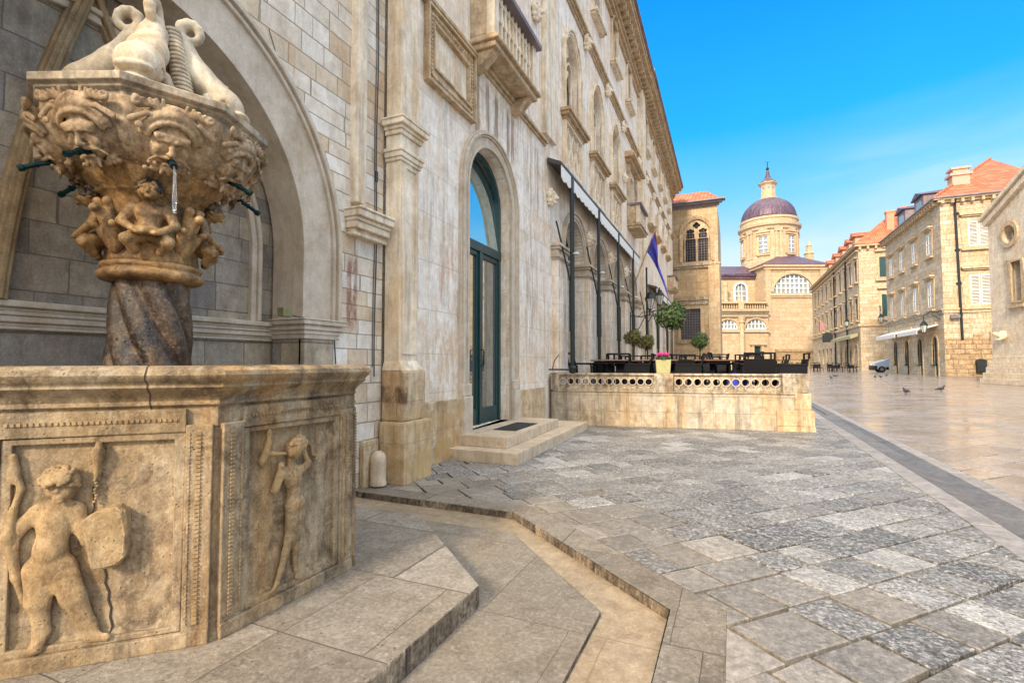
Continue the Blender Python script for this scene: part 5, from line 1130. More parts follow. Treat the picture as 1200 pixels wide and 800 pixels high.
# blue cushions on a seat near the corner
for k,(x,y,l) in enumerate(((-.02,11.45,'left'),(.22,11.5,'right'))):
    V,F=sculpt([('e',(0,0,.17),(.13,.08,.17),.03),('e',(0,.0,.06),(.12,.09,.08),.03),('e',(.04,0,.30),(.05,.04,.05),.03)],(-.2,-.15,-.03),(.2,.15,.4),.02)
    r_=carve('cushion',V,F,M['blue'],None,FrZ(Fr((x,y),(1,0),(0,1)),ZF+.12)); props(r_,'bright blue cushion, the %s one of two glimpsed through the balustrade'%l,'cushion','blue cushions')
# planter with pink flowers on the middle pier
pl_=root('flower_planter','pale olive square planter full of pink flowers on the balustrade pier','planter',tuple(fT(2.24,-.12,1.085)))
m=MB(fT); m.loft([[(2.24-.13,-.24,1.085),(2.24+.13,-.24,1.085),(2.24+.13,.0,1.085),(2.24-.13,.0,1.085)],[(2.24-.15,-.26,1.36),(2.24+.15,-.26,1.36),(2.24+.15,.02,1.36),(2.24-.15,.02,1.36)]]); m.build('pot',M['planter'],pl_,bevel=.008)
def leafball(m,c,r,n,s,flat_=1.,seed=0,hollow=.55):
    rn=random.Random(seed)
    for i in range(n):
        d=Vector((rn.gauss(0,1),rn.gauss(0,1),rn.gauss(0,1))).normalized(); k=r*(hollow+(1.04-hollow)*rn.random()**.5)*(1+.13*math.sin(d.x*5+seed)+.10*math.sin(d.z*7+d.y*6+seed)+.07*math.sin(d.x*13+d.y*11))+(r*.25*rn.random() if rn.random()<.05 else 0)
        p=Vector(c)+Vector((d.x*k,d.y*k,d.z*k*flat_)); a=Vector((rn.gauss(0,1),rn.gauss(0,1),rn.gauss(0,1))).normalized(); b_=a.cross(d+Vector((.01,0,0))).normalized(); a=(a*.7+d*.5).normalized()
        L_=s*rn.uniform(.6,1.3); ids=[m.P(*(p-b_*L_*.3)),m.P(*(p+a*L_*.5+b_*L_*.05)),m.P(*(p+b_*L_*.3)),m.P(*(p-a*L_*.5))]; m.F(*ids)
fc=fT(2.24,-.12,1.43)
m=MB(); leafball(m,fc-Vector((0,0,.05)),.14,500,.04,.5,1); m.build('leaves',M['leaf'],pl_)
m=MB(); rn=random.Random(4)
for i in range(26):
    a=rn.uniform(0,2*PI); q=rn.random()**.5*.13; leafball(m,(fc.x+q*math.cos(a),fc.y+q*math.sin(a),fc.z+.05+.03*rn.random()-q*.25),.03,40,.022,.8,i,.3)
m.build('blossoms',M['pink'],pl_)
# clipped ball trees
def topiary(c,zb,r,zc,label,mat,stems=2,n=1900,pot=True):
    r_=root('topiary_tree',label,'tree',(c[0],c[1],zb),'clipped ball trees on the terrace'); rn=random.Random(int(zc*100))
    m=MB()
    for k in range(stems):
        a=k*2.1; m.tube([(c[0]+.05*math.cos(a),c[1]+.05*math.sin(a),zb+.3),(c[0]+.03*math.cos(a+.6),c[1]+.03*math.sin(a+.6),(zb+zc)/2),(c[0]+.02*math.cos(a),c[1]+.02*math.sin(a),zc)],[.02,.016,.012],6)
    m.build('trunk',M['bark'],r_)
    m=MB(); leafball(m,(c[0],c[1],zc),r,n,r*.19,.92,int(zc*10)); leafball(m,(c[0]+r*.3,c[1],zc+r*.35),r*.72,n//3,r*.17,.9,int(zc*13)); m.build('crown',mat,r_)
    m=MB(); m.loft([[(c[0]+a*.17,c[1]+b_*.17,zb) for a,b_ in ((-1,-1),(1,-1),(1,1),(-1,1))],[(c[0]+a*.22,c[1]+b_*.22,zb+.4) for a,b_ in ((-1,-1),(1,-1),(1,1),(-1,1))]]); m.build('pot',M['rattan'],r_,bevel=.01)
TR=[((-1.54,14.09),.38,2.55,'largest clipped ball tree, dark round crown in front of the grille window',M['leaf'],4),((-2.59,14.17),.23,1.99,'small yellowing ball tree near the loggia, left of its pair',M['leaf2'],2),((-2.42,15.34),.24,1.90,'small brownish ball tree near the loggia, right of its pair',M['leaf2'],2),((-1.10,18.66),.29,2.05,'small dark ball tree standing right of the largest one',M['leaf'],2)]
for c,r,zc,l,mt,ns in TR: topiary(c,ZF,r,zc,l,mt,ns)
# ================================================================== BUILDINGS ACROSS THE END AND RIGHT OF THE STREET
def win_shutter(fr,root_,u0,u1,z0,z1,sh,frame_w=.3,hood=True,louvre=True,two=True,cap=.35):
    m=MB(fr); m.band([(u0,z0),(u1,z0),(u1,z1),(u0,z1)],-frame_w,0.,-.05,.07,closed=True)
    wf=m.build('window_frame',M['trim'],root_,bevel=.0)
    m=MB(fr); m.box(u0-frame_w-.15,u1+frame_w+.15,0,.28,z0-.42,z0-.25); m.build('sill',M['trim'],wf); m=MB(fr)
    if hood: m.box(u0-frame_w-.25,u1+frame_w+.25,0,.42,z1+cap+.12,z1+cap+.30); m.box(u0-frame_w-.1,u1+frame_w+.1,0,.26,z1+cap-.02,z1+cap+.12)
    m.build('hood',M['trim'],wf)
    if sh is None:
        m=MB(fr); m.box(u0,u1,-.28,-.25,z0,z1); m.build('pane',M['pane'],wf); return wf
    mid=(u0+u1)/2; m=MB(fr)
    for a,b_ in (((u0,mid-.02),(mid+.02,u1)) if two else ((u0,u1),)):
        t_=.09
        m.box(a,a+t_,-.02,.06,z0,z1); m.box(b_-t_,b_,-.02,.06,z0,z1); m.box(a+t_,b_-t_,-.02,.06,z0,z0+.12); m.box(a+t_,b_-t_,-.02,.06,z1-.12,z1); m.box(a+t_,b_-t_,-.02,.06,(z0+z1)/2-.05,(z0+z1)/2+.05)
        n=int((z1-z0)/.13)
        for k in range(1,n): 
            z=z0+(z1-z0)*k/n; m.loft([[(a+t_,-.01,z+.03),(a+t_,.045,z-.03),(a+t_,.045,z-.05),(a+t_,-.01,z+.01)],[(b_-t_,-.01,z+.03),(b_-t_,.045,z-.03),(b_-t_,.045,z-.05),(b_-t_,-.01,z+.01)]])
    m.build('shutters',sh,wf); return wf
# ---- corner house: long side along the street, short side towards us
XC,YC,YE=18.4,60.4,79.5; EV=17.1
house=root('corner_house','large pale stone corner house, white louvred shutters and red tiled hip roof','building',(XC+3,YC+6,0))
fA=Fr((XC,0),(0,1),(-1,0)); fB=Fr((0,YC),(1,0),(0,-1))
WU=[63.6,68.2,72.7,77.0]; hs=[]
for u in WU: hs+=[rect(u-.62,u+.62,12.3,14.4),rect(u-.62,u+.62,6.95,9.45)]
def kneeling(u): return [(u-.70,.02),(u-.05,.02),(u-.05,1.15),(u+.75,1.15),(u+.75,3.2)]+[(u+.025+.725*math.cos(a),3.2+.725*math.sin(a)) for a in [PI*k/10 for k in range(1,10)]]+[(u-.70,3.2)]
for u in (62.9,67.3,71.8,76.2): hs.append(kneeling(u))
m=MB(fA); m.wall([(YC,-.1),(YE,-.1),(YE,EV-.2),(YC,EV-.2)],hs,0,.45,False); m.build('side_wall',M['town'],house)
m=MB(fB); m.wall([(XC,3.6),(29,3.6),(29,EV-.2),(XC,EV-.2)],[rect(20.45,21.95,12.35,14.7),rect(20.45,21.95,6.75,9.6)],0,.4,False); m.build('front_wall',M['town'],house)
m=MB(fB); m.wall([(XC,-.1),(29,-.1),(29,3.6),(XC,3.6)],[],0.,.4,False); 
rn=random.Random(9)
for (a,b_,z0,z1) in ((19.55,20.2,2.2,3.4),(20.5,21.2,2.5,4.0),(21.7,22.6,2.3,4.2),(19.0,19.6,1.0,1.9),(21.9,22.6,.4,1.5),(20.1,20.6,.2,.7)): m.box(a,b_,0,.06,z0,z1)
m.build('patched_wall',M['rubble'],house)
m=MB(); m.box(XC+.5,29,YC+.5,YE-.5,0,EV-.3); m.build('dark_rooms',M['blackhole'],house)
for u in (62.9,67.3,71.8,76.2):
    m=MB(fA); k_=kneeling(u); m.band(k_,-.24,.0,-.1,.05,closed=True); sf=m.build('shop_opening',M['trim'],house)
    m=MB(fA); m.box(u-.02,u+.72,-.2,-.15,1.2,3.9); m.box(u-.62,u-.08,-.25,-.2,.05,3.0); m.build('shop_window',M['pane'],sf)
    m=MB(fA); m.box(u+.33,u+.38,-.15,-.10,1.2,3.8); m.box(u-.10,u-.04,-.2,-.12,.05,3.9); m.box(u-.05,u+.74,0,.22,1.0,1.15); m.build('shop_frame',M['green'],sf)
for u in WU:
    win_shutter(fA,house,u-.62,u+.62,12.3,14.4,M['white']); win_shutter(fA,house,u-.62,u+.62,6.95,9.45,M['shutter'] if u>72 else M['white'])
win_shutter(fB,house,20.45,21.95,12.35,14.7,M['shutter'],.42,True,cap=.45); win_shutter(fB,house,20.45,21.95,6.75,9.6,M['shutter'],.42,True,cap=.45)
m=MB(fA); m.box(YC-.1,YE,0,.12,6.05,6.35); m.box(YC-.15,YE,0,.22,6.35,6.5)
m.build('string_course',M['rail_stone'],house); m=MB(fB); m.box(XC,29,0,.12,6.05,6.35); m.box(XC-.1,29,0,.2,6.35,6.48); m.build('string_course',M['trim'],house)
m=MB(fA); m.box(YC-.5,YE,0,.28,EV-.4,EV-.2); m.box(YC-.6,YE,0,.6,EV-.2,EV); m.build('eaves',M['trim'],house)
m=MB(fB); m.box(XC,29,0,.28,EV-.4,EV-.2); m.box(XC-.55,29,0,.55,EV-.2,EV-.01)
x=XC
while x<28: m.box(x,x+.22,0,.5,EV-.55,EV-.2); x+=.75
m.build('eaves',M['trim'],house)
y=YC
while y<YE: m=MB(fA); m.box(y,y+.22,0,.55,EV-.55,EV-.2); m.build('eaves_bracket',M['trim'],house); y+=.75
m=MB(); e0=XC-.65; f0=YC-.6
V=[m.P(*p) for p in ((e0,f0,EV),(27.5,f0,EV),(27.5,YC+14.2,EV+7.8),(e0,YE,EV),(27.5,YE,EV+7.8))]
m.F(V[0],V[1],V[2]); m.F(V[0],V[2],V[4],V[3]); m.build('roof',M['roof'],house)
m=MB(); m.tube([(e0-.02,f0,EV),(e0-.02,YE,EV)],.10,8); m.tube([(e0,f0-.02,EV),(30,f0-.02,EV)],.10,8); m.build('gutter',M['lead'],house)
m=MB(); m.tube([(e0,f0,EV+.05),(27.5,YC+14.2,EV+7.85)],.14,8); m.build('ridge',M['roof'],house)
m=MB(fB); m.tube([(19.45,.5,EV),(19.50,.16,16.3),(19.62,.14,9),(19.70,.14,3.5)],.10,8); 
for z in (15.5,12,8.8,5.8): m.box(19.4,19.8,0,.2,z,z+.12)
m.build('downpipe',M['iron'],house)
m=MB(); m.box(20.6,22.0,64,65.3,17,20.3); m.box(20.4,22.2,63.85,65.45,20.3,20.55); m.box(20.5,22.1,63.95,65.4,20.95,21.15); m.box(20.7,21.9,64.1,65.2,20.55,20.95); ch_=m.build('chimney',plain('pinkish_render',(.55,.33,.25),.8),house); 
for k,(y0,y1,x0) in enumerate(((66.5,69.5,18.6),(72.0,75.0,18.4))):
    m=MB(); m.box(x0+.3,x0+4,y0,y1,17.2,19.4); dm=m.build('dormer',M['lead'],house)
    m=MB(); m.loft([[(x0,y0-.25,19.4),(x0+5,y0-.25,19.4),(x0+5,(y0+y1)/2,20.3),(x0,(y0+y1)/2,20.0)],[(x0,y1+.25,19.4),(x0+5,y1+.25,19.4),(x0+5,(y0+y1)/2+.05,20.3),(x0,(y0+y1)/2+.05,20.0)]]); m.build('dormer_roof',M['dome'],dm)
    m=MB(); m.box(x0+.26,x0+.3,y0+.7,y1-.7,17.8,19.0); m.build('dormer_window',M['glazing'],dm)
# shop awnings, lantern, camera, bin
for (a,b_,l) in ((61.9,68.4,'nearer white shop awning of the corner house, reaching its corner'),(69.4,77.6,'farther white shop awning of the corner house, beside the van')):
    r_=root('shop_awning',l,'awning',(XC,(a+b_)/2,5),'white awnings of the corner house')
    m=MB(fA); m.loft([[(a,.0,5.15),(b_,.0,5.15),(b_,0,5.0),(a,0,5.0)],[(a,1.7,4.6),(b_,1.7,4.6),(b_,1.7,4.5),(a,1.7,4.5)]]); m.build('canopy',M['white'],r_)
    m=MB(fA); m.box(a,b_,1.68,1.74,4.15,4.55); m.build('valance',M['shutter'],r_); m=MB(fA); m.box(a,b_,0,.25,5.1,5.35); m.build('case',M['trim'],r_)
def street_lamp(fr,u,z,l,s=1.6):
    r_=root('wall_lantern',l,'lantern',tuple(fr(u,0,z)),'hexagonal street lanterns on brackets'); c=fr(u,1.3,z)
    lantern_shape(r_,c,s,M['lampglass']); m=MB(fr); m.tube([(u,0,z+1.9),(u,.8,z+2.0),(u,1.3,z+1.6),(u,1.3,z+1.2)],.04,6); m.tube([(u,0,z+1.2),(u,.7,z+1.8)],.03,6); m.build('bracket',M['iron'],r_)
street_lamp(fA,61.3,4.3,'green glass lantern on a bracket by the pipe corner of the large corner house')
r_=root('security_camera','small grey camera pointing left on the corner house wall','camera',(18.9,YC-.1,5.6)); m=MB(fB); m.box(18.8,19.5,.2,.5,5.5,5.85); m.build('housing',M['lead'],r_,bevel=.04); m=MB(fB); m.tube([(19.2,0,5.9),(19.2,.35,5.8)],.06,6); m.build('arm',M['iron'],r_)
r_=root('litter_bin','black wall mounted litter bin with rounded hood on the patched stone wall','litter bin',(20.9,YC,.4)); m=MB(fB); m.box(20.6,21.3,.02,.45,.45,1.35); m.build('body',M['iron'],r_,bevel=.05)
m=MB(fB); q=[(20.57+.38+.38*math.cos(PI*k/8),1.35+.32*math.sin(PI*k/8)) for k in range(9)]; m.wall(q,[],.47,.44); m.build('hood',M['iron'],r_)
# ---- row house farther along
XR,Y0,Y1,ER=19.0,98.,152.,20.7
row=root('row_house','long honey stone row house with dark green shutters, set back beyond the van','building',(XR+2,110,0))
fC=Fr((XR,0),(0,1),(-1,0)); fD=Fr((0,Y0),(1,0),(0,-1)); RW=[99.9,104.4,109.0,113.6,118.4,123.6,129.2,134.8,140.5,146.2]
hs=[]
for u in RW: hs+=[rect(u-.75,u+.75,15.0,18.3),rect(u-.75,u+.75,8.6,12.0)]
for u in (101.3,105.5,109.8,114.3): hs.append(arch(u,.3,3.4,1.0,0,8))
for u in (121,126,131,136,142): hs.append(rect(u-1.3,u+1.3,.1,4.4))
m=MB(fC); m.wall([(Y0,-.1),(Y1,-.1),(Y1,ER-.3),(Y0,ER-.3)],hs,0,.5,False); m.build('side_wall',M['town2'],row)
m=MB(fD); m.wall([(XR,-.1),(34,-.1),(34,ER-.3),(XR,ER-.3)],[rect(21.8,23.5,15.2,18.5),rect(22.0,23.6,8.8,12.4)],0,.5,False); m.build('front_wall',M['town2'],row)
m=MB(); m.box(XR+.6,34,Y0+.6,Y1-.5,0,ER-.5); m.build('dark_rooms',M['blackhole'],row)
for i,u in enumerate(RW):
    for z0,z1 in ((15.0,18.3),(8.6,12.0)):
        m=MB(fC); m.band([(u-.75,z0),(u+.75,z0),(u+.75,z1),(u-.75,z1)],-.22,0,-.1,.08,closed=True); m.box(u-1.2,u+1.2,0,.4,z0-.5,z0-.25); m.box(u-1.15,u+1.15,0,.45,z1+.4,z1+.6)
        wf=m.build('window_frame',M['trim'],row)
        m=MB(fC); m.box(u-.7,u-.02,-.15,-.05,z0,z1); m.box(u+.02,u+.7,-.15,-.05,z0,z1); m.build('shutters',M['green'] if (i%3!=1) else M['lead'],wf)
for (z0,z1,a,b_) in ((15.2,18.5,21.8,23.5),(8.8,12.4,22.0,23.6)):
    m=MB(fD); m.band([(a,z0),(b_,z0),(b_,z1),(a,z1)],-.22,0,-.1,.1,closed=True); m.box(a-.6,b_+.4,0,.5,z0-.6,z0-.25); m.box(a-.6,b_+.4,0,.5,z1+.9,z1+1.15); wf=m.build('window_frame',M['trim'],row)
    m=MB(fD); m.box(a,b_,-.2,-.05,z0,z1); m.build('shutters',M['green'],wf)
for u in (101.3,105.5,109.8,114.3):
    m=MB(fC); m.band(arch(u,.1,3.4,1.0,0,10),0,.28,-.1,.08); wf=m.build('shop_arch',M['trim'],row); m=MB(fC); m.box(u-.9,u+.9,-.3,-.25,.2,4.3); m.build('shop_window',M['pane'],wf)
m=MB(fC); m.box(Y0-.1,Y1,0,.3,7.3,7.7); m.box(Y0,Y1,0,.4,ER-1.0,ER-.8); m.build('string_course',M['trim'],row)
m=MB(fC); m.box(Y0-.5,Y1,0,.7,ER-.3,ER); m.build('eaves',M['trim'],row); m=MB(fD); m.box(XR-.6,34,0,.7,ER-.3,ER-.02); m.box(XR,34,0,.25,7.3,7.6)
x=XR
while x<24: m.box(x,x+.3,0,.6,ER-.8,ER-.3); x+=1.1
m.build('eaves',M['trim'],row)
m=MB(); V=[m.P(*p) for p in ((XR-.8,Y0-.8,ER),(36,Y0-.8,ER),(36,Y0+9,ER+8),(XR+8,Y0+9,ER+8),(XR-.8,Y1,ER),(XR+8,Y1,ER+8))]; m.F(*V[:4]); m.F(V[0],V[3],V[5],V[4]); m.build('roof',M['roof'],row)
for k,u in enumerate((103,108,114,121,129)):
    m=MB(); m.box(XR+.6,XR+4,u,u+2.6,ER+.2,ER+2.6); dm=m.build('dormer',plain('dormer_render_%s'%'abcde'[k],(.55,.36,.24),.8),row)
    m=MB(); m.loft([[(XR+.2,u-.5,ER+2.5),(XR+6,u-.5,ER+2.5),(XR+6,u+1.3,ER+3.5),(XR+.2,u+1.3,ER+3.5)],[(XR+.2,u+3.1,ER+2.5),(XR+6,u+3.1,ER+2.5),(XR+6,u+1.35,ER+3.5),(XR+.2,u+1.35,ER+3.5)]]); m.build('dormer_roof',M['roof'],dm)
m=MB(); m.box(23.6,24.6,100.5,101.6,ER+2,ER+5.6); m.box(23.5,24.7,100.4,101.7,ER+5.6,ER+5.9); m.box(25.4,26.3,101,102,ER+3,ER+6.4); m.build('chimney',plain('brick_red_render',(.6,.25,.15),.8),row)
m=MB(fC); 
for u in (107.3,119.): m.tube([(u,.25,ER-.4),(u,.25,.5)],.14,6)
m.build('downpipes',M['iron'],row)
r_=root('shop_awning','folded olive awning over the arches of the distant row house','awning',(XR,108,6)); m=MB(fC); m.loft([[(Y0+.8,.2,6.3),(117,.2,6.3),(117,.2,5.7),(Y0+.8,.2,5.7)],[(Y0+.8,1.3,5.8),(117,1.3,5.8),(117,1.3,5.3),(Y0+.8,1.3,5.3)]]); m.build('canopy',plain('olive_canvas',(.30,.27,.16),.8),r_)
street_lamp(fC,101.2,7.6,'lantern hanging above the olive awning of the row house',1.7)
r_=root('wall_lantern','lantern on the shaded end wall of the row house above the van','lantern',(21.6,Y0,8),'hexagonal street lanterns on brackets'); lantern_shape(r_,(21.6,Y0-1.0,7.8),1.9,M['lampglass']); m=MB(fD); m.tube([(21.6,0,10.5),(21.6,1.,10.4),(21.6,1.,9.5)],.06,6); m.build('bracket',M['iron'],r_)
for k,(u,l) in enumerate(((119.5,'nearer'),(122.5,'farther'))):
    r_=root('hanging_sign','dark shop sign hanging out from the row house, the %s of two'%l,'sign',(XR-1,u,6.5),'hanging shop signs'); m=MB(fC); m.box(u,u+.15,.6,2.0,5.6,7.2); m.build('board',M['iron'],r_); m=MB(fC); m.tube([(u,0,7.4),(u,2.,7.4)],.06,6); m.build('arm',M['iron'],r_)
r_=root('flag','small red and white flag leaning from the row house wall','flag',(XR,128,9)); m=MB(fC); m.tube([(128,0,9.0),(128,2.2,11.)],.06,6); m.build('pole',M['trim'],r_)
m=MB(fC); m.box(127.95,128.0,.9,1.6,8.6,10.0); m.build('cloth',M['pinkcloth'],r_)
m=MB(); m.box(23.2,26,Y0-.12,Y0,3.6,4.8); props(m.build('shop_sign',M['iron']),'dark board on the end wall of the row house above the van','sign')
# ---- gothic palace at the end of the facade, facing us
YG=39.2; fG=Fr((0,YG),(1,0),(0,-1)); GX0,GX1=-4.3,-.86
g=root('gothic_house','honey stone gothic palace end with twin lancet window and red tiled roof','building',(-2.5,YG+3,0))
gw=(-2.42); 
m=MB(fG); m.wall([(GX0-4,-.1),(GX1-.66,-.1),(GX1-.66,8.55),(GX0-4,8.55)],[rect(-3.62,-2.22,3.0,5.3)],0.,.4,False); m.build('lower_wall',M['rector'],g)
m=MB(fG); m.wall([(GX0-4,8.5),(GX1-.1,8.5),(GX1-.1,12.9),(GX0-4,12.9)],[arch(gw-.0,8.8,10.9,.95,.18,12)],.04,.4,False); m.box(GX1-.78,GX1-.02,0,.26,-.1,8.5); m.box(GX1-.1,GX1-.09,-9,.04,-.1,12.9); m.build('upper_wall',M['rector'],g)
m=MB(fG); m.box(GX0,GX1+.1,0,.30,8.45,8.62); m.box(GX0,GX1,0,.2,8.3,8.45); m.build('string_course',M['rail_stone'],g,bevel=.02,seg=1); m=MB(fG); m.box(-3.9,-1.95,0,.2,2.75,2.95); m.build('window_sill',M['rail_stone'],g); m=MB(fG); m.box(GX0,GX1-.8,0,.22,5.9,6.15); m.box(GX0,GX1-.8,0,.12,5.6,5.9); m.build('string_course',M['rail_stone'],g,bevel=.02,seg=1)
m=MB(fG); m.band([(-3.62,3.0),(-2.22,3.0),(-2.22,5.3),(-3.62,5.3)],-.18,0,-.1,.08,closed=True); gr=m.build('grille_window',M['trim'],g)
m=MB(fG); 
for k in range(8): u=-3.58+.19*k; m.box(u,u+.03,-.14,-.11,3.0,5.3)
for k in range(12): z=3.08+.19*k; m.box(-3.62,-2.22,-.135,-.115,z,z+.03)
m.build('grille',M['lead'],gr); m=MB(fG); m.box(-3.62,-2.22,-.36,-.33,3.0,5.3); m.build('pane',M['pane_grey'],gr)
P=arch(gw,8.8,10.9,.95,.18,14); m=MB(fG)
for a_,b_,w_ in ((0,.08,.08),(.08,.18,.14),(.18,.24,.20)): m.band(P,a_,b_,-.05,w_)
gwi=m.build('gothic_window',M['trim'],g)
m=MB(fG)
for s_ in (-1,1):
    uc=gw+s_*.47
    m.wall([(uc-.5,10.3),(uc+.5,10.3),(uc+.5,11.35),(uc-.5,11.35)],[circ(uc,10.85,.17,12)],-.12,.12) if 0 else None
q=arch(gw,10.55,10.9,.95,.18,14)
def foil(uc,zc,r,s=.58): 
    pts=[]
    for k in range(4):
        a0=PI/2*k
        for j in range(-4,5): a=a0+j*R(24); pts.append((uc+r*s*math.cos(a0)+r*.52*math.cos(a),zc+r*s*math.sin(a0)+r*.52*math.sin(a)))
    return pts
def trilobe(uc,zb,zt):   # lancet head with a three lobed top
    return [(uc-.29,zb),(uc+.29,zb),(uc+.29,zb+.30),(uc+.20,zb+.42),(uc+.30,zb+.52),(uc+.24,zb+.66),(uc+.12,zb+.66),(uc,zt),(uc-.12,zb+.66),(uc-.24,zb+.66),(uc-.30,zb+.52),(uc-.20,zb+.42),(uc-.29,zb+.30)]
m.wall(q,[trilobe(gw-.44,10.56,11.32) if 0 else [(u,z) for u,z in trilobe(gw-.44,10.58,11.34)],trilobe(gw+.44,10.58,11.34),foil(gw,11.55,.24)],-.10,.14); m.build('tracery',M['trim'],gwi)
m=MB(fG); m.lathe([(.10,8.85),(.07,9.0),(.065,10.35),(.13,10.55)],(gw,-.18),12)
for s_ in (-1,1): m.lathe([(.07,8.85),(.06,10.35),(.10,10.55)],(gw+s_*.86,-.16),8)
m.build('window_column',M['trim'],gwi)
m=MB(fG); m.wall(arch(gw,8.8,10.9,.96,.18,10),[],-.34,.02); m.build('pane',M['blackhole'],gwi); m=MB(fG)
for k in range(9): 
    u=gw-.9+.2*k; m.box(u,u+.025,-.30,-.28,8.8,11.3)
for k in range(13): z=8.9+.19*k; m.box(gw-.92,gw+.92,-.302,-.282,z,z+.02)
m.build('lattice',M['lead'],gwi)
m=MB(fG); m.box(GX0-4,GX1+.05,0,.2,12.85,13.0); m.box(GX0-4,GX1+.25,0,.5,13.0,13.12); m.box(GX0-4,GX1+.45,0,.7,13.12,13.22); m.build('eaves',M['lead'],g)
m=MB(); V=[m.P(*p) for p in ((-9,YG-.7,13.2),(GX1+.1,YG-.7,13.2),(GX1-1.0,YG+4,15.3),(-9,YG+4,15.3),(GX1+.3,YG+10,13.2))]; m.F(*V[:4]); m.build('roof',M['roof'],g)
# ---- church at the right edge: steps, niche, oculus, slit window
a7=R(7.4); fE=Fr((14.75,40.7),(math.sin(a7),-math.cos(a7)),(-math.cos(a7),-math.sin(a7)))
c=root('church','cream plastered church wall with a round window, stepped base and raking cornice at right','church',tuple(fE(4,-1,0)))
m=MB(fE); m.wall([(0,0),(14,0),(14,16),(0,10.4)],[circ(2.05,8.9,.55,18),rect(2.1,2.95,4.9,7.2)],0,.4,False); m.box(.0,.02,-8,-.01,0,10.4); m.build('side_wall',M['church'],c)
m=MB(fE); m.box(1,8,-.8,-.7,4,10); m.build('dark_inside',M['blackhole'],c)
m=MB(fE); m.band(circ(2.05,8.9,.66,24),-.13,.13,-.02,.10,closed=True); m.build('round_window_frame',M['trim'],c)
m=MB(fE); m.band([(2.1,4.9),(2.95,4.9),(2.95,7.2),(2.1,7.2)],-.20,0,-.1,.09,closed=True); m.box(1.8,3.25,0,.22,4.5,4.68); m.build('window_frame',M['trim'],c)
m=MB(fE); m.band([(-.15,10.2),(14.5,16.5)],-.35,.0,0,.22); m.band([(-.25,10.2),(14.5,16.55)],0.,.22,0,.38); m.build('cornice',M['church'],c)
m=MB(fE); 
for k in range(5): m.box(-.03-.03*(4-k),14,0,.05+.15*(4-k),.34*k,.34*(k+1)-.0); 
m.build('stepped_base',M['church'],c,bevel=.07)
V,F=sculpt([('e',(0,.1,0),(.25,.2,.3),.02),('c',(0,.2,.0),(0,.5,.1),.16,.12,.03),('c',(-.15,.1,-.1),(-.1,.35,-.25),.09,.07,.03),('c',(.15,.1,-.1),(.1,.35,-.25),.09,.07,.03)],(-.4,-.15,-.45),(.4,.75,.4),.03)
carve('lion_corbel',V,F,M['church'],c,FrZ(Fr(tuple(fE(1.2,0,0))[:2],tuple(fE.u)[:2],tuple(fE.w)[:2]),2.95))
# ---- cathedral at the far end, seen square on
DK=150.; q24=R(24); cu=(math.cos(q24),math.sin(q24)); cw=(math.sin(q24),-math.cos(q24))
oc=(-math.sin(q24)*DK,math.cos(q24)*DK); fK=Fr(oc,cu,cw)      # u = metres right of the line of sight, w towards us
cat=root('cathedral','honey stone baroque cathedral with violet lead dome, lantern and lunette windows','church',tuple(fK(78,0,0)))
def mk(): return MB(fK)
# transept block with the big lunette
LC,LZ,LR=84.95,22.3,6.05
lun_=[(LC+LR*math.cos(PI*k/20),LZ+.3+LR*.92*math.sin(PI*k/20)) for k in range(21)]
m=mk(); m.wall([(76.4,0),(95.0,0),(95.0,30.2),(76.4,30.2)],[[(LC-LR,LZ),(LC+LR,LZ)]+lun_],0,.9,False); m.box(76.4,76.5,-14,-.01,0,30.2); m.box(94.9,95.0,-20,-.01,0,30.2); m.build('transept_wall',M['cath'],cat)
m=mk(); m.band(lun_,-1.0,0,-.1,.4); m.box(LC-LR-1.4,LC+LR+1.4,0,.7,LZ-.9,LZ-.15); m.box(LC-LR-1,LC+LR+1,0,.4,LZ-1.4,LZ-.9); lu=m.build('lunette_frame',M['trim'],cat)
m=mk(); m.box(LC-LR+.1,LC+LR-.1,-.85,-.8,LZ,LZ+6.2); m.build('lunette_glass',M['glazing'],lu)
m=mk()
for k in range(8): u=LC-LR+2*LR*(k+1)/9; h=.92*math.sqrt(max(.1,LR**2-(u-LC)**2)); m.box(u-.16,u+.16,-.75,-.4,LZ,LZ+.3+h)
for z in (1.5,3.0,4.4): h=math.sqrt(max(.1,LR**2-(z/.92)**2)); m.box(LC-h,LC+h,-.72,-.45,LZ+z-.1,LZ+z+.14)
m.band(lun_,-.2,.1,-.75,-.35); m.build('lunette_bars',M['white'],lu)
m=mk(); m.box(76.4,78.0,0,.5,0,29.4); m.build('corner_pilaster',M['cath'],cat); m=mk(); m.box(93.0,95.0,0,.5,0,29.4); m.build('corner_pilaster',M['cath'],cat)
m=mk(); m.box(76.1,95.3,0,.7,29.4,30.2); m.box(75.6,95.9,0,1.2,30.2,30.9); m.box(75.6,76.4,-14,0,30.2,30.9); m.box(78,93,0,.2,28.9,29.3); m.build('transept_cornice',M['trim'],cat)
m=mk(); V=[m.P(*p) for p in ((75.4,1.4,30.9),(96.1,1.4,30.9),(90,-9,35.8),(86,-9,35.8),(75.4,-18,31),(96.1,-18,31))]; m.F(V[0],V[1],V[2],V[3]); m.F(V[0],V[3],V[4]); m.F(V[1],V[5],V[2]); m.F(V[4],V[3],V[2],V[5]); m.build('transept_roof',M['dome'],cat)
m=mk(); m.box(79,95.4,-.05,1.2,0,4.6); m.box(79,95.4,0,1.5,4.6,5.3); m.box(79,95.4,0,1.35,2.3,2.7); m.build('base_wall',M['rubble'],cat)
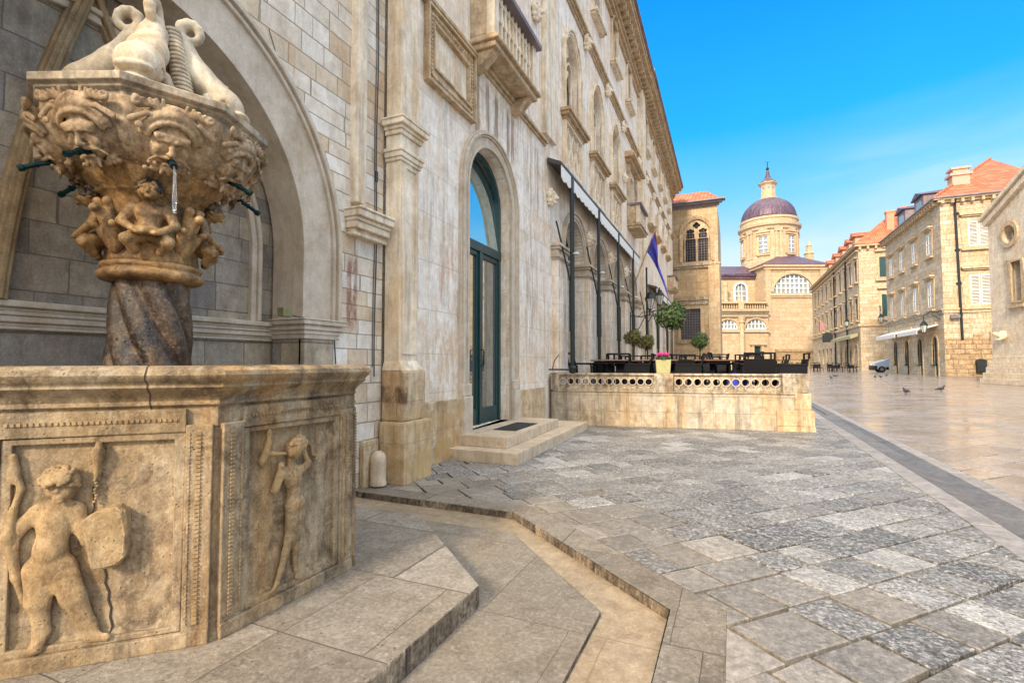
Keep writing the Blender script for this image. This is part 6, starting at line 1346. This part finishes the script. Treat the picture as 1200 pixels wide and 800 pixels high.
# lower nave wall set back, with its window
m=mk(); nwin=[(70.0,20.6),(73.4,20.6),(73.4,24.4)]+[(71.7+1.7*math.cos(PI*k/10),24.4+1.7*math.sin(PI*k/10)) for k in range(1,10)]+[(70.0,24.4)]
m.wall([(55,0),(76.4,0),(76.4,28.4),(55,28.4)],[nwin],-6,.6,False); m.build('nave_wall',M['cath'],cat)
m=mk(); m.box(70.05,73.35,-6.55,-6.5,20.6,26.1); nw=m.build('nave_window',M['glazing'],cat); m=mk(); m.band(nwin,-.5,0,-6.1,-5.6,closed=True)
for u in (71.2,72.3): m.box(u-.1,u+.1,-6.45,-6.2,20.6,26)
m.box(70,73.4,-6.45,-6.2,23.6,23.8); m.box(70,73.4,-6.45,-6.2,22.1,22.3); m.build('window_bars',M['white'],nw)
m=mk(); m.box(55,76.3,-6,-5.3,27.6,28.4); m.box(55,76.3,-6,-4.8,28.4,29.0); V=[m.P(*p) for p in ((55,-4.6,29.0),(76.5,-4.6,29.0),(79,-16,33.5),(55,-16,33.5))]; m.F(*V); m.build('nave_roof',[M['dome']],cat)
def half(uc,z,r,n=12): return [(uc+r*math.cos(PI*k/n),z+r*.95*math.sin(PI*k/n)) for k in range(n+1)]
WG=1.5; L1=(64.4,11.3,3.1); L2=(72.7,11.3,3.3)
m=mk(); m.wall([(55,0),(76.35,0),(76.35,16),(55,16)],[half(*L1),half(*L2),rect(71.9,74.1,0.1,6.2)],WG,.8,False); m.box(76.3,76.4,0,WG-.01,0,16); m.build('lower_front',M['cath'],cat)
for uc,z,r in (L1,L2):
    m=mk(); h=half(uc,z,r); m.band(h,-.4,0,WG-.1,WG+.35); m.box(uc-r-.6,uc+r+.6,WG,WG+.6,z-.9,z-.2); lf=m.build('lunette_frame',M['trim'],cat)
    m=mk(); m.box(uc-r+.1,uc+r-.1,WG-.75,WG-.7,z,z+r*.93); m.build('lunette_glass',M['glazing'],lf)
    m=mk()
    for k in range(5): u=uc-r+2*r*(k+1)/6; hh=.95*math.sqrt(max(.05,r*r-(u-uc)**2)); m.box(u-.13,u+.13,WG-.65,WG-.3,z,z+hh)
    m.box(uc-r*.92,uc+r*.92,WG-.66,WG-.32,z+r*.42,z+r*.42+.2); m.band(h,0,.25,WG-.65,WG-.2); m.box(uc-r,uc+r,WG-.65,WG-.2,z,z+.25); m.build('lunette_bars',M['white'],lf)
m=mk(); m.lathe([(.95,0),(.95,.8),(.75,1.),(.68,13.0)],(68.4,WG+.3),14); m.lathe([(.7,13.0),(1.0,13.4),(.8,13.7),(1.2,14.8),(1.3,15.1)],(68.4,WG+.3),8); m.build('half_column',M['trim'],cat,smooth=True,auto=R(40))
m=mk()
for z0,z1,e in ((14.9,15.5,.6),(15.5,16.0,.45),(16.0,16.5,.9),(16.5,17.0,1.4)): m.box(55,76.3,WG,WG+e,z0,z1)
m.build('entablature',M['rail_stone'],cat)
m=mk(); m.box(55,76.35,WG-1.2,WG+.3,17.0,17.4); m.box(55,76.35,WG-1.2,WG+.3,19.0,19.5)
u=55.3
while u<76: 
    if abs(u-68.4)>.9: m.lathe([(.14,17.4),(.26,17.9),(.12,18.5),(.18,19.0)],(u,WG-.4),6)
    u+=.7
m.box(67.6,69.2,WG-1.3,WG+.4,17.0,19.6); m.build('parapet',M['trim'],cat)
def statue(u,z,s,nm='roof_statue'):
    V,F=sculpt([('e',(0,0,1.0),(.45,.35,.9),.1),('c',(0,0,.1),(0,0,1.6),.65,.38,.2),('c',(0,0,1.7),(0,0,2.2),.4,.35,.15),('e',(0,.05,2.75),(.22,.24,.30),.08),('c',(-.4,0,2.1),(-.6,.3,1.4),.17,.12,.1),('c',(.4,0,2.1),(.65,.35,2.2),.16,.11,.1)],(-1,-.8,-.1),(1,.8,3.2),.11)
    carve(nm,V*s,F,M['trim'],cat,FrZ(Fr(tuple(fK(u,WG-.6,0))[:2],cu,cw),z))
statue(68.2,19.5,.9)
m=mk(); m.lathe([(1.0,19.0),(.6,20.4),(.55,24.5),(.8,25.0),(.75,26)],(65.4,-2),10); m.build('buttress',M['trim'],cat)
m=mk(); V=[m.P(*p) for p in ((55,1.2,19.3),(76,1.2,19.3),(76,-5.2,20.4),(55,-5.2,20.4))]; m.F(*V); m.build('aisle_roof',M['lead'],cat)
m=mk(); m.box(71.3,71.9,WG,WG+.5,0,6.6); m.box(74.1,74.7,WG,WG+.5,0,6.6); m.loft([[(70.6,WG,6.6),(75.4,WG,6.6),(75.4,WG,7.2),(73.0,WG,8.6),(70.6,WG,7.2)],[(70.6,WG+.9,6.6),(75.4,WG+.9,6.6),(75.4,WG+.9,7.2),(73.0,WG+.9,8.6),(70.6,WG+.9,7.2)]]); dp=m.build('doorway',M['trim'],cat)
m=mk(); m.box(71.9,74.1,WG-.6,WG-.5,0,6.2); m.build('door',M['green'],dp)
# drum, dome, lantern
class FrM(Fr):
    def __init__(s,f): s.o=f.o; s.u=f.u; s.w=f.w
    def __call__(s,u,w,z): return s.o+s.u*u+s.w*w+Vector((0,0,float(np.interp(z,[0,30,50.2,58.6,64.4,70.5,76.5],[0,30,48.6,56.3,61.7,66.0,69.0]))))
fKM=FrM(fK); mk=lambda: MB(fKM); DC=(86.3,-16.)
m=mk(); RD=8.3
m.lathe([(RD+.4,28),(RD+.4,35.2),(RD+.1,35.4),(RD,36),(RD,45.3),(RD+.5,45.6),(RD+.6,46.4),(RD+1.2,46.8),(RD+1.3,47.5),(RD+.3,47.8),(RD+.25,49.2),(RD+.55,49.4),(RD+.5,50.2),(RD-.4,50.4)],DC,48); m.build('drum',M['cath'],cat)
for k in range(12):
    a=2*PI*k/12+PI/2+R(9)
    ca,sa=math.cos(a),math.sin(a); f_=FrM(Fr(tuple(fK(DC[0]+ca*RD,DC[1]+sa*RD,0))[:2],tuple((fK.u*(-sa)+fK.w*ca))[:2],tuple((fK.u*ca+fK.w*sa))[:2]))
    m=MB(f_)
    if k%2==0:
        m.box(-.95,-.35,-.2,.35,35.4,46.2); m.box(.35,.95,-.2,.35,35.4,46.2); m.box(-1.2,1.2,-.2,.5,44.6,45.8); m.box(-1.1,1.1,-.2,.4,35.4,36.4); m.build('pilaster',M['trim'],cat)
    else:
        m.band([(-1.25,37.2),(1.25,37.2),(1.25,43.0),(-1.25,43.0)],-.45,0,-.3,.3,closed=True); m.box(-2.0,2.0,0,.6,43.5,44.0); m.loft([[(-2.1,0,44.3),(2.1,0,44.3),(1.2,0,45.3),(0,0,45.9),(-1.2,0,45.3)],[(-2.1,.7,44.3),(2.1,.7,44.3),(1.2,.7,45.3),(0,.7,45.9),(-1.2,.7,45.3)]]); m.box(-1.9,1.9,0,.5,36.3,36.7)
        wf=m.build('drum_window',M['trim'],cat)
        m=MB(f_); m.box(-1.2,1.2,-.25,.02,37.3,42.9); m.build('pane',M['glazing'],wf); m=MB(f_)
        m.box(-.1,.1,0,.15,37.3,42.9)
        for z in (38.7,40.1,41.5): m.box(-1.2,1.2,0,.15,z-.1,z+.1)
        m.build('window_bars',M['white'],wf)
m=mk(); pr=[]
for i in range(19): a=PI/2*i/18; pr.append(((RD+.1)*math.cos(a) if i<18 else 1.6,50.2+8.6*math.sin(a)))
pr=[(r,z) for r,z in pr if r>2.0]+[(2.0,58.6)]
def ribs(a,z,r): return r+.16*max(0,math.cos(a*16))**8
m.lathe(pr,DC,n=192,fn=ribs); m.build('dome',M['dome'],cat,smooth=True)
m=mk(); m.lathe([(2.9,58.0),(2.9,58.8),(2.3,59.0),(2.2,63.2),(2.5,63.6),(3.0,64.0),(3.0,64.4)],DC,8); ln=m.build('lantern',M['trim'],cat)
m=mk(); m.lathe([(3.0,64.4),(1.9,65.4),(1.0,66.8),(.6,68.6),(.45,70.5),(.2,70.9)],DC,16); m.build('lantern_roof',M['dome'],ln)
for k in range(8):
    a=2*PI*k/8+PI/8; ca,sa=math.cos(a),math.sin(a); rr_=2.2*math.cos(PI/8)
    f_=FrM(Fr(tuple(fK(DC[0]+ca*rr_,DC[1]+sa*rr_,0))[:2],tuple((fK.u*(-sa)+fK.w*ca))[:2],tuple((fK.u*ca+fK.w*sa))[:2])); m=MB(f_); m.box(-.45,.45,-.1,.03,59.8,62.8); m.build('lantern_window',M['glazing'],ln)
m=mk(); m.lathe([(.0,70.7),(.45,71.4),(.5,72.0),(.35,72.6),(.0,72.9)],DC,12); m.tube([(DC[0],DC[1],72.5),(DC[0],DC[1],79.)],.13,6); m.tube([(DC[0]-.9,DC[1],76.6),(DC[0]+.9,DC[1],76.6)],.12,6); m.build('cross',M['bronze'],ln)
mk=lambda: MB(fK)
# small bell turret and low roof to the right
m=mk(); m.lathe([(1.9,28),(1.9,33.0),(2.2,33.3),(1.4,34.0),(1.3,36.6),(1.6,36.9),(.9,37.7),(.7,39.2),(.9,39.5),(.3,40.6),(.0,41.3)],(97.2,-12),8); m.build('bell_turret',M['trim'],cat)
m=mk(); m.box(95,112,-3,-.5,0,28.6); m.build('side_wing',M['cath'],cat); m=mk(); V=[m.P(*p) for p in ((95,-.2,28.8),(112,-.2,28.8),(112,-8,32.8),(95,-8,32.8))]; m.F(*V); m.build('side_roof',M['dome'],cat)
# ---- van in the gap, café chairs outside, pigeons
van=root('parked_van','pale blue van nosing out of the gap between the corner house and row house','van',(19.6,82.5,0),rz=0)
def vb(m,pts,x0,x1,z=0): m.loft([[(x0,y,zz) for y,zz in pts],[(x1,y,zz) for y,zz in pts]])
m=MB(Fr((18.9,82.2),(-.97,-.25),(.25,-.97)))
side=[(-1.6,.45),(-1.7,.9),(-1.55,1.25),(-.2,1.75),(.9,2.55),(1.4,2.7),(5.2,2.75),(5.3,.5)]
# local: u runs forward
m=MB(Fr((19.4,84.),(-1,0),(0,-1))); sd=[(u0,z) for u0,z in ((2.1,.45),(2.2,.95),(2.0,1.30),(.75,1.72),(-.15,2.55),(-.7,2.75),(-4.6,2.75),(-4.7,.45))]
m.loft([[(u,-.15,z) for u,z in sd],[(u,-.0,z) for u,z in sd],[(u*1.,1.75,z) for u,z in sd],[(u*.99-.02,1.9,z*.98) for u,z in sd]]); vbody=m.build('body',M['car'],van,bevel=.06)
FV=Fr((19.4,84.),(-1,0),(0,-1))
m=MB(FV); m.loft([[(.72,.1,1.76),(.72,1.65,1.76),(-.10,1.6,2.50),(-.10,.15,2.50)],[(.76,.1,1.78),(.76,1.65,1.78),(-.06,1.6,2.52),(-.06,.15,2.52)]]); m.build('windscreen',M['pane'],van)
m=MB(FV); m.loft([[(.45,1.905,1.72),(-.15,1.90,2.42),(-1.1,1.90,2.42),(-1.1,1.905,1.6)],[(.45,1.93,1.72),(-.15,1.92,2.42),(-1.1,1.92,2.42),(-1.1,1.93,1.6)]]); m.build('side_window',M['pane'],van)
for w0,w1 in ((.0,.45),(1.45,1.88)): m=MB(FV); m.box(2.0,2.22,w0,w1,1.0,1.25); m.build('headlight',M['headlight'],van,bevel=.03)
m=MB(FV); m.box(1.7,2.27,-.17,1.94,.3,.92); m.box(-4.5,.75,1.86,1.93,.35,.75); m.build('bumper',M['iron'],van,bevel=.05)
for u in (1.2,-3.2):
    for w_ in (.0,1.72): 
        m=MB(FV); ids=[]; m.loft([[(u+.42*math.cos(2*PI*k/20),w_,.42+.42*math.sin(2*PI*k/20)) for k in range(20)],[(u+.42*math.cos(2*PI*k/20),w_+.24,.42+.42*math.sin(2*PI*k/20)) for k in range(20)]]); wh=m.build('wheel',M['tyre'],van)
        m=MB(FV); m.loft([[(u+.22*math.cos(2*PI*k/16),w_-.01,.42+.22*math.sin(2*PI*k/16)) for k in range(16)],[(u+.22*math.cos(2*PI*k/16),w_+.255,.42+.22*math.sin(2*PI*k/16)) for k in range(16)]]); m.build('rim',M['lead'],wh)
rn=random.Random(8); n_=0
for k in range(9):
    for j in range(3):
        x=7.3+2.05*k*.95+rn.uniform(-.2,.2); y=84+ .0*k+ j*1.5+rn.uniform(-.3,.3)
        if x>17: continue
        rowt=('front','middle','back')[j]
        o=put(0 if (k+j)%2 else 1,x,y,rn.uniform(-3,3),'dark chair in the crowded café rows far down the street',0,'dark chairs of the far café')
        o.scale=(1.45,1.45,1.45)
for k in range(6):
    o=put(2,8.0+1.6*k,86.2+rn.uniform(-.3,.3),rn.uniform(-.3,.3),'dark table among the crowded café rows far down the street',0,'dark tables of the far café')
r_=root('barrier','low dark green barrier beside the far café chairs','barrier',(3.5,84,0)); m=MB(); m.box(2.2,6.8,84,84.1,.3,1.25); m.build('screen',M['green'],r_)
m=MB()
for x in (2.3,4.5,6.7): m.box(x-.06,x+.06,83.95,84.15,0,1.3)
m.build('posts',M['iron'],r_)
def pigeon():
    o=[('e',(0,0,.13),(.055,.12,.06),.02),('c',(0,.06,.15),(0,.12,.21),.045,.028,.02),('e',(0,.13,.235),(.026,.032,.027),.01),('c',(0,.155,.232),(0,.185,.225),.009,.004,.004),('c',(0,-.08,.12),(0,-.20,.10),.038,.020,.02),
       ('c',(-.035,.02,.14),(-.03,-.12,.125),.032,.015,.01),('c',(.035,.02,.14),(.03,-.12,.125),.032,.015,.01),('c',(-.022,.01,.10),(-.022,.01,.01),.010,.006,.006),('c',(.022,.01,.10),(.022,.01,.01),.010,.006,.006),
       ('c',(-.022,.0,.006),(-.022,.04,.006),.006,.005,.004),('c',(.022,.0,.006),(.022,.04,.006),.006,.005,.004)]
    return sculpt(o,(-.08,-.24,-.01),(.08,.21,.28),.0085)
PV,PF=pigeon(); src=None
for i,(x,y,a,l) in enumerate(((6.45,25.5,2.3,'dark pigeon walking on the polished paving, left of the nearer two'),(8.45,28.4,-1.2,'dark pigeon on the polished paving, right of the nearer two'),
    (6.9,46,.4,'far pigeon nearest the terrace end'),(8.1,52,1.4,'far pigeon alone in mid street before the chairs'),(10.6,50,2.9,'far pigeon, left one of a close pair'),(11.1,50.5,.2,'far pigeon, right one of a close pair'),(13.2,58,-.6,'far pigeon nearest the row house'))):
    if src is None:
        src=root('pigeon',l,'pigeon',(0,0,0),'pigeons on the paving'); mm=MB(); mm.v=[tuple(v) for v in PV]; mm.f=[tuple(int(i) for i in f) for f in PF]; mm.mi=[0]*len(mm.f); mm.build('body',M['pigeon'],src,local=True,smooth=True); o=src
    else: o=copy_tree(src)
    o.location=(x,y,0); o.rotation_euler=(0,0,a); o['label']=l; o.scale=(1.15,)*3
bpy.context.view_layer.update()
